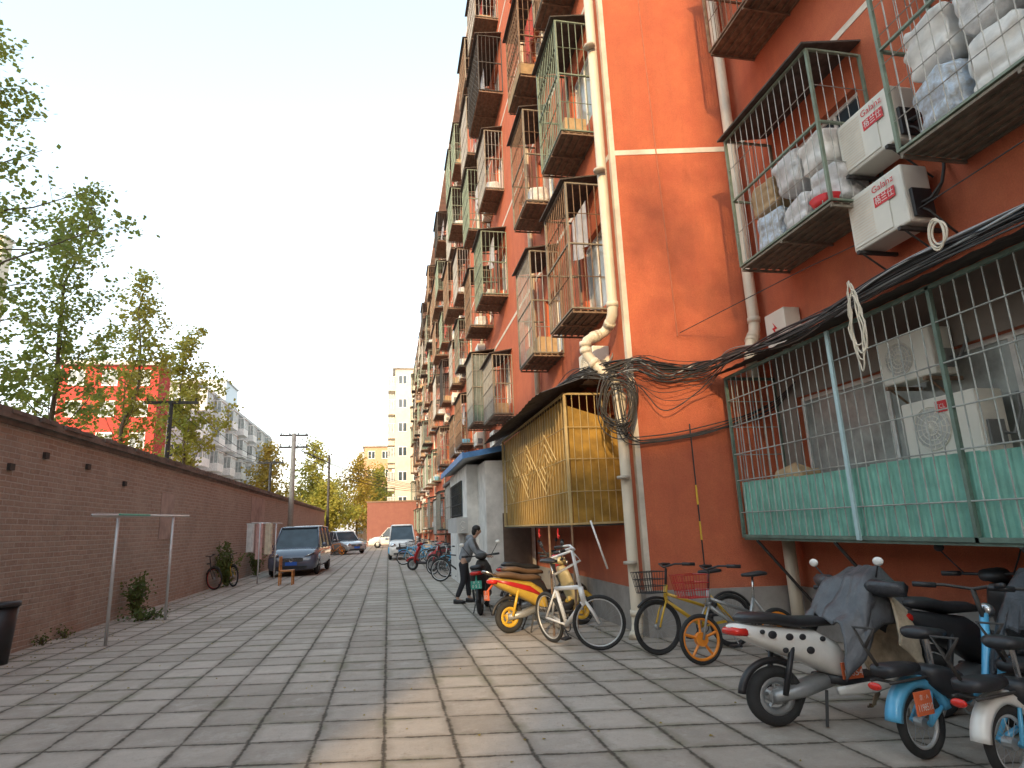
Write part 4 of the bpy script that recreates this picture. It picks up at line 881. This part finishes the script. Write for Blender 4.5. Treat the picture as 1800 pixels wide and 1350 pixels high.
def quilt(label,c,rz,path,w,m,seed,name='quilt_cover',fold=.05):
    mb=MB(); N=40; P=[V((x,0,z)) for x,z in path]; Q=[]
    for i in range(len(P)-1):
        for k in range(8): Q.append(P[i].lerp(P[i+1],k/8))
    Q.append(P[-1]); K=len(Q)
    for j,p in enumerate(Q):
        for i in range(N+1):
            g=i/N*2-1; o=mnoise.noise(V((g*1.6+seed,j*.09,seed)))*fold*1.6; o2=mnoise.noise(V((g*7+seed,j*.12,seed*2)))*fold*.8
            sag=max(0,abs(g)-.4)*.62; y=g*w*(.85+.08*math.sin(j*.2))*(1-.55*max(0,abs(g)-.4))
            mb.v.append((p.x+o-sag*.3,y+o2*.6,max(.05,p.z-sag+o*.5+o2*.7)))
    for j in range(K-1):
        for i in range(N): a=j*(N+1)+i; mb.f.append((a,a+1,a+N+2,a+N+1))
    o=mb.build(name,m,None,True); sd_=o.modifiers.new('s','SOLIDIFY'); sd_.thickness=.018; o.location=c; o.rotation_euler=(0,0,rz); return tag(o,label,'cover')
quilt('dark quilted cover draped over handlebars of white scooter',(a.x+.70,a.y+.02,0),.06,[(-.16,.74),(-.02,.86),(.14,1.06),(.3,1.12),(.46,1.02),(.6,.70)],.52,M_quilt,3,fold=.075)
quilt('beige canvas apron hanging below the dark quilted cover',(a.x+.88,a.y-.12,0),.06,[(.1,.95),(.22,.80),(.26,.6),(.22,.42),(.14,.32)],.38,M_canvas,9,'canvas_apron',.04)
for i,s in enumerate((-1,1)):
    mb=MB(); mb.loft([((-.16,0,0),(0,.03,0),(0,0,.03)),((-.1,0,0),(0,.065,0),(0,0,.06)),((.04,0,.0),(0,.07,0),(0,0,.065)),((.14,0,.0),(0,.05,0),(0,0,.05))],16,2.3); mb.v=[(x+.02*mnoise.noise(V((x,y,z))*18),y+.02*mnoise.noise(V((y,z,x))*18),z+.02*mnoise.noise(V((z,x,y))*18)) for x,y,z in mb.v]
    o=mb.build('handlebar_mitt',M_lea,None,True); o.location=(a.x+.70+.2,a.y+.05+s*.36,1.0); o.rotation_euler=(0,0,1.2*s); tag(o,'dark padded mitt on %s grip of white scooter'%('near','far')[i],'mitt')
scooter('black electric scooter parked behind white scooter against wall',(4.9,4.6,0),.1,M_blk,mirrors=True)
quilt('shiny black padded cover over black scooter at right edge',(4.62,3.85,0),.3,[(-.25,.72),(-.1,.95),(.1,1.12),(.3,1.1),(.45,.8)],.40,M_lea,12,'padded_cover',.06)
# ---------- e-bikes ----------
def ebike(label,loc,rz,bodym,plate=None,fender=None,seat=M_blk,group='parked electric bicycles',lean=-.05):
    t=thing('electric_bicycle',label,'electric bicycle',loc,rz,group,rx=lean); R=.215
    wheel(t,(-.5,0,R),R,.06,M_alu,spokes=18); wheel(t,(.55,0,R),R,.06,M_alu,spokes=18)
    mb=MB(); mb.tube([(.42,0,.82),(.36,0,.6),(.25,0,.36),(.0,0,.29),(-.2,0,.32),(-.3,0,.52)],.03,8); mb.bar((-.2,0,.32),(-.5,.06,R),.018,6); mb.bar((-.2,0,.32),(-.5,-.06,R),.018,6); mb.bar((-.3,0,.52),(-.5,.07,R),.014,6); mb.bar((-.3,0,.52),(-.5,-.07,R),.014,6); mb.build('frame',bodym,t,True)
    mb=MB(); mb.xl([(-.42,.50,.08,.05),(-.3,.46,.11,.1),(-.12,.40,.11,.11),(-.03,.36,.08,.07)],14,3.5); mb.build('battery_box',M_blk,t,True)
    mb=MB(); mb.bar((-.27,0,.5),(-.27,0,.72),.016,6); mb.build('seat_post',M_chr,t)
    mb=MB(); mb.xl([(-.42,.76,.07,.03),(-.36,.765,.12,.045),(-.25,.75,.11,.04),(-.1,.74,.04,.025)],14,2.2); mb.build('saddle',seat,t,True)
    mb=MB(); mb.xl([(-.8,.56,.06,.03),(-.75,.565,.1,.04),(-.6,.56,.1,.04),(-.48,.56,.07,.03)],14,3); mb.build('rear_seat',seat,t,True)
    mb=MB(); mb.tube([(-.8,-.07,.5),(-.5,-.07,.5),(-.3,-.02,.48)],.01,5); mb.tube([(-.8,.07,.5),(-.5,.07,.5),(-.3,.02,.48)],.01,5); mb.bar((-.75,-.07,.5),(-.75,.07,.5),.01,5); mb.tube([(-.8,0,.6),(-.88,0,.72),(-.86,.08,.84),(-.86,-.08,.84),(-.88,0,.72)],.012,6); mb.build('rack',M_dk,t,True)
    for c_ in ((-.5,0,R),(.55,0,R)): mb=MB(); mb.ring(c_,(0,-1,0),R+.035,.045,20,6,PI*.08,PI*.95); mb.v=[(x,y*1.3,z) for x,y,z in mb.v]; mb.build('mudguard',fender or bodym,t,True)
    mb=MB(); 
    for y in (-.05,.05): mb.tube([(.42,y*.5,.7),(.5,y,.45),(.55,y,R)],.014,6)
    mb.bar((.42,0,.7),(.36,0,1.0),.018,6); mb.build('fork',M_dk,t,True)
    mb=MB(); mb.tube([(.2,-.3,1.04),(.32,-.18,1.03),(.36,0,1.0),(.32,.18,1.03),(.2,.3,1.04)],.012,6); h=mb.build('handlebar',M_dk,t,True)
    for s in (-1,1): g=MB(); g.bar((.28,s*.22,1.03),(.17,s*.33,1.045),.02,8); g.build('grip',M_blk,h,True)
    mb=MB(); mb.ell((.46,0,.84),.05,.055,.055); mb.build('headlight',M_chr,t,True)
    mb=MB(); mb.ell((-.86,0,.48),.02,.05,.025); mb.build('tail_light',M_tail,t,True)
    mb=MB(); mb.bar((-.1,.08,.25),(-.15,.2,.0),.01); mb.build('kickstand',M_steel,t); mb=MB(); mb.ring((-.1,-.08,.29),(0,1,0),.06,.008,16,4); mb.bar((-.1,-.09,.29),(.02,-.1,.22),.01); mb.build('crank',M_steel,t)
    if plate:
        mb=MB(); mb.box(-.68,-.53,-.135,-.122,.30,.44); p_=mb.build('licence_plate',M_plate,t); text('plate_number',plate[0],M_white,p_,(-.605,-.138,.405),(1,0,0),(0,0,1),.035); text('plate_number',plate[1],M_white,p_,(-.605,-.138,.345),(1,0,0),(0,0,1),.06,.138)
    return t
ebike('light blue electric bicycle with orange plate near bottom right corner',(3.98,3.98,0),.2,M_lblue,('京 · A','1198510'))
ebike('cream and blue electric bicycle cut off at bottom right corner',(4.15,3.5,0),.18,M_lblue,None,fender=M_wht)
ebike('black electric bicycle squeezed between blue ones and wall',(4.8,3.8,0),.2,M_blk,None,fender=M_blk)
# ---------- yellow scooter etc. ----------
a=on_z(895,1113); sy=scooter('golden yellow sunlit scooter with orange plate beneath ochre cage',(a.x+.62,a.y+.12,0),.22,mat('dull_gold_paint',(.52,.34,.05),.4,var=.15,coat=.3,stain=.2),seatm=mat('brown_seat',(.12,.07,.04),.6),accent=M_crm,plate=('京 ·','30571'),rack=True,rimm=M_yel,side=M_rbod)
scooter('dark scooter with red front parked behind the yellow scooter',(2.75,11.1,0),.3,M_blk,accent=M_rbod,seatm=mat('brown_seat',(.12,.07,.04),.6))
scooter('black scooter under ochre cage behind the other scooters',(3.0,12.4,0),.25,M_blk,accent=M_dk)
a=on_z(842,1083); scooter('dark moped with green plate held by standing person',(a.x+.2,a.y+.7,0),math.radians(76),M_dk,plate=('京 · A','0 5 2'),platem=M_gplate,mirrors=M_wht)
scooter('red scooter parked before the blue and white van',(1.55,25.6,0),2.75,M_rbod); scooter('black scooter parked beside the far red scooter',(2.2,24.2,0),2.6,M_blk,accent=M_rbod)
for i,(u,v,u2,v2) in enumerate(((975,1110,965,930),(1010,1090,1005,925))):
    p=on_y(u2,v2,9.15 if i else 9.3); mb=MB(); mb.bar((p.x,p.y,0),(p.x,p.y,1.57),.016,6); tag(mb.build('support_post',M_rust),'thin steel post propping ochre cage, %s one'%('left','right')[i],'post')
for i,u in enumerate((948,981)):
    p=on_x(u,935,XF-.9); mb=MB(); mb.tube([p+V((0,0,.05)),p+V((0,.03,-.02)),p+V((0,.0,-.1)),p+V((0,-.05,-.06))],.012,6); tag(mb.build('red_hook',M_redp),'red hook hanging off ochre cage rim, %s one'%('left','right')[i],'hook')
mb=MB(); mb.tube([on_y(960,985,8.7),on_y(1005,968,8.5),on_y(1020,985,8.4),on_y(975,1010,8.6)],.018,8); tag(mb.build('white_tube',M_wht,None,True),'bent white tube standing among scooter and bicycle','tube')
mb=MB(); mb.tube([on_y(1038,915,8.0),on_y(1068,1000,7.9)],.014,8); tag(mb.build('white_rod',M_wht,None,True),'slanting white rod above the white bicycle','rod')
# ---------- cars ----------
def car(label,loc,rz,L,Wd,H,bm,name='parked_car',cat='car',van=False,plate=True,roofm=None):
    t=thing(name,label,cat,loc,rz,'parked vehicles'); hw=Wd/2; R=.33; rw=roofm or bm
    fx=L/2; b=MB()
    belt=H*.56
    if van: sec=[(-fx,.62,hw*.9,.25),(-fx+.06,belt*.5+.14,hw*.97,belt*.5-.1),(-fx+.5,belt*.5+.12,hw,belt*.5-.09),(fx-1.2,belt*.5+.12,hw,belt*.5-.09),(fx-.5,belt*.5+.07,hw*.98,belt*.5-.12),(fx-.12,.52,hw*.93,.30),(fx,.46,hw*.8,.2)]
    else: sec=[(-fx,.6,hw*.85,.2),(-fx+.08,.62,hw*.95,.32),(-fx+.6,.62,hw,.38),(fx-1.3,.6,hw,.37),(fx-.5,.56,hw*.97,.32),(fx-.1,.5,hw*.88,.24),(fx,.46,hw*.7,.16)]
    b.xl(sec,24,5); body=b.build('body',bm,t,True)
    top=belt if van else .96
    g=MB(); rf=fx-(1.05 if van else 1.35); ws=.75; rb=-fx+(.12 if van else .35)
    zt=H-.05
    y0=hw*.93; y1=hw*.76
    gv=[(rb,-y0,top-.04),(rf,-y0,top-.04),(rf,y0,top-.04),(rb,y0,top-.04),(rb+.18,-y1,zt),(rf-ws,-y1,zt),(rf-ws,y1,zt),(rb+.18,y1,zt)]
    g.add(gv,[(0,3,2,1),(4,5,6,7),(0,1,5,4),(1,2,6,5),(2,3,7,6),(3,0,4,7)]); g.build('windows',M_glass,t,bevel=.04)
    for s in (-1,1):
        p=MB(); p.bar((rf+.01,s*y0,top-.04),(rf-ws,s*(y1+.01),zt),.035,5); p.build('pillar',bm,t,True); p=MB(); p.bar((rb,s*(y0+.005),top-.04),(rb+.18,s*(y1+.01),zt),.05,5); p.build('pillar',bm,t,True)
        for f in (.36,.68): x=rb+.1+(rf-ws*.5-rb)*f; p=MB(); p.bar((x,s*(y0+.005),top-.04),(x,s*(y1+.01),zt),.03,4); p.build('pillar',bm,t,True)
    p=MB(); p.xl([(rb+.05,zt-.01,y1*.9,.02),(rb+.25,zt+.01,y1*1.04,.045),((rb+rf-ws)/2,zt+.03,y1*1.05,.05),(rf-ws-.02,zt+.01,y1*1.03,.035),(rf-ws+.08,zt-.01,y1*.95,.015)],18,4); p.build('roof',rw,t,True)
    for sx in (-1,1):
        for s in (-1,1): wheel(t,(sx*(fx-.85),s*(hw-.1),R),R,.2,M_steel,solid=True)
    zl=.72 if not van else .82
    for s in (-1,1):
        h=MB(); h.loft([((fx-.38,s*hw*.80,zl+.06),(.02,0,0),(0,.0,.03)),((fx-.2,s*hw*.78,zl),(.14,0,0),(0,.12,.075)),((fx-.05,s*hw*.6,zl-.05),(.03,0,0),(0,.1,.05))],12,3); h.build('headlight',M_chr,t,True)
        h=MB(); h.box(-fx-.005,-fx+.1,s*hw*.72-.1,s*hw*.72+.1,.72,1.0); h.build('tail_light',M_tail,t,bevel=.02)
        h=MB(); h.ell((rf-.25,s*(hw+.1),top+.08),.06,.1,.08); h.build('door_mirror',bm,t,True)
    g=MB(); g.xl([(fx-.1,.64,hw*.5,.09),(fx+.015,.62,hw*.46,.07)],12,5); g.build('grille',M_blk,t)
    g=MB(); g.xl([(fx-.06,.34,hw*.7,.06),(fx+.015,.34,hw*.62,.05)],12,5); g.build('air_intake',M_blk,t)
    for k in range(3):
        g=MB(); g.box(fx+.017,fx+.024,-hw*.42,hw*.42,.575+k*.035,.587+k*.035); g.build('grille_bar',M_chr,t)
    g=MB(); g.ring((fx+.03,0,.62),(1,0,0),.07,.012,16,5); g.build('badge',M_chr,t)
    if plate: g=MB(); g.box(fx+.02,fx+.03,-.22,.22,.42,.55); g.build('licence_plate',M_bplate,t)
    return t
M_vio=mat('dark_blue_grey_paint',(.085,.095,.135),.2,var=.06,coat=.8,bump=0)
M_sil=mat('silver_paint',(.45,.45,.45),.25,metal=.4,var=.05,coat=.6,bump=0)
car('dark blue grey people carrier parked at wall facing camera',(-3.6,28.2,0),-PI/2-.03,4.9,1.9,1.9,M_vio,van=True,name='parked_van',cat='van')
car('silver car parked beyond dark van with its front toward lane',(-3.3,49.0,0),-PI/2+.5,4.5,1.8,1.65,M_sil)
car('white van parked crosswise at far end of lane',(.3,61.5,0),PI,4.3,1.75,1.85,M_wht,van=True,name='parked_van',cat='van')
v=car('small white and blue van parked on right facing camera',(.75,36.8,0),-PI/2,3.8,1.5,1.88,M_wht,van=True,name='parked_van',cat='van')
g=MB(); g.box(-1.9,1.7,-.765,.765,.35,.7); g.build('blue_stripe',M_lblue,v,bevel=.05)
car('dark car parked behind silver car along the wall',(-4.2,55,0),-PI/2,4.4,1.8,1.5,M_blk)
# ---------- person ----------
def skin(name,verts,edges,rad,m,parent,sub=2):
    me=bpy.data.meshes.new(name); me.from_pydata(verts,edges,[]); o=bpy.data.objects.new(name,me); COL.objects.link(o)
    md=o.modifiers.new('s','SKIN'); md.use_smooth_shade=True
    for i,r in enumerate(rad):
        d=me.skin_vertices[0].data[i]; d.radius=(r,r) if not isinstance(r,tuple) else r
    me.skin_vertices[0].data[0].use_root=True
    s=o.modifiers.new('u','SUBSURF'); s.levels=sub; s.render_levels=sub
    bpy.context.view_layer.update()
    nm=bpy.data.meshes.new_from_object(o.evaluated_get(bpy.context.evaluated_depsgraph_get())); bpy.data.objects.remove(o)
    nm.materials.clear(); nm.materials.append(m); q=bpy.data.objects.new(name,nm); COL.objects.link(q); q.parent=parent
    nm.polygons.foreach_set('use_smooth',[True]*len(nm.polygons)); return q
a=on_z(818,1060)
P=thing('person','person in grey hooded jacket and black trousers bending over moped','person',(a.x-.02,a.y,0),-.25)
M_skin=mat('skin',(.45,.27,.19),.6,var=.08); M_jk=mat('grey_jacket',(.22,.235,.255),.85,var=.25); M_tr=mat('black_trousers',(.025,.025,.03),.85); M_hair=mat('black_hair',(.018,.015,.014),.6)
vs=[(0,0,.88),(.06,0,1.06),(.16,0,1.24),(.25,0,1.38),(.285,0,1.44),(.32,0,1.50),(.33,0,1.565)]; rd=[.1,.095,.1,.045,.06,.078,.06]; es=[(0,1),(1,2),(2,3),(3,4),(4,5),(5,6)]
vs.append((.405,0,1.49)); rd.append(.014); es.append((5,7))
for s in (-1,1):
    n=len(vs); vs+=[(.18,s*.16,1.30),(.30,s*.21,1.07),(.5,s*.18,.98),(.56,s*.17,.965)]; rd+=[.05,.04,.026,.028]; es+=[(2,n),(n,n+1),(n+1,n+2),(n+2,n+3)]
    for k in range(4):
        m_=len(vs); y=s*.17+(k-1.5)*.021; L_=[.045,.052,.048,.036][k]; vs+=[(.60,y,.965),(.60+L_*.7,y,.95),(.60+L_*.8,y,.925)]; rd+=[.009,.008,.007]; es+=[(n+3,m_),(m_,m_+1),(m_+1,m_+2)]
    m_=len(vs); vs+=[(.56,s*.17-s*.035,.95),(.585,s*.17-s*.045,.93)]; rd+=[.01,.008]; es+=[(n+3,m_),(m_,m_+1)]
    n=len(vs); f=.12*s; vs+=[(0,s*.085,.82),(.04+f*.3,s*.095,.46),(-.03+f,s*.1,.09),(.1+f,s*.105,.045)]; rd+=[.085,.055,.038,.034]; es+=[(0,n),(n,n+1),(n+1,n+2),(n+2,n+3)]
skin('body',vs,es,rd,M_skin,P)
jv=[(0,0,.84),(.04,0,.96),(.09,0,1.1),(.17,0,1.25),(.235,0,1.355)]; jr=[(.14,.155),(.14,.15),(.14,.155),(.135,.16),.075]; je=[(0,1),(1,2),(2,3),(3,4)]
for s in (-1,1):
    n=len(jv); jv+=[(.18,s*.16,1.29),(.25,s*.21,1.16),(.30,s*.22,1.06),(.42,s*.2,1.01),(.49,s*.183,.985)]; jr+=[.075,.066,.06,.052,.046]; je+=[(3,n),(n,n+1),(n+1,n+2),(n+2,n+3),(n+3,n+4)]
skin('jacket',jv,je,jr,M_jk,P)
mb=MB(); mb.ell((.15,0,1.36),.1,.12,.075,14,8); mb.build('hood',M_jk,P,True)
tv=[(0,0,.9),(0,0,.82)]; tr_=[.12,.12]; te=[(0,1)]
for s in (-1,1):
    f=.12*s; n=len(tv); tv+=[(0,s*.085,.76),(.04+f*.3,s*.095,.46),(-.03+f,s*.1,.12)]; tr_+=[.095,.07,.055]; te+=[(1,n),(n,n+1),(n+1,n+2)]
skin('trousers',tv,te,tr_,M_tr,P)
for s in (-1,1): f=.12*s; mb=MB(); mb.xl([(-.1+f,.05,.035,.045),(-.03+f,.055,.045,.055),(.08+f,.04,.048,.038),(.16+f,.03,.035,.028)],12,2.4,y=s*.102); mb.build('shoe',M_blk,P,True)
mb=MB(); mb.ell((.295,0,1.555),.095,.088,.085,16,10); mb.ell((.25,0,1.49),.06,.078,.09,14,8); mb.build('hair',M_hair,P,True)
for s in (-1,1): mb=MB(); mb.ell((.33,s*.078,1.5),.018,.01,.028,8,6); mb.build('ear',M_skin,P,True)
# ---------- small ground debris ----------
mb=MB(); r=random.Random(9)
for i in range(700):
    x=r.uniform(-5.4,3.3); y=r.uniform(3.5,26); k=r.uniform(.012,.035); a_=r.uniform(0,6); 
    if r.random()<.6: x=-5.5+abs(r.gauss(0,.6))
    mb.quad((x,y,.006),(x+k*math.cos(a_),y+k*math.sin(a_),.012),(x+k*1.2*math.cos(a_+.6),y+k*1.2*math.sin(a_+.6),.006),(x+k*.7*math.cos(a_+1.2),y+k*.7*math.sin(a_+1.2),.015))
tag(mb.build('fallen_leaves',M_lf3),'scattered small dry leaves on the paving','leaves',kind='stuff')
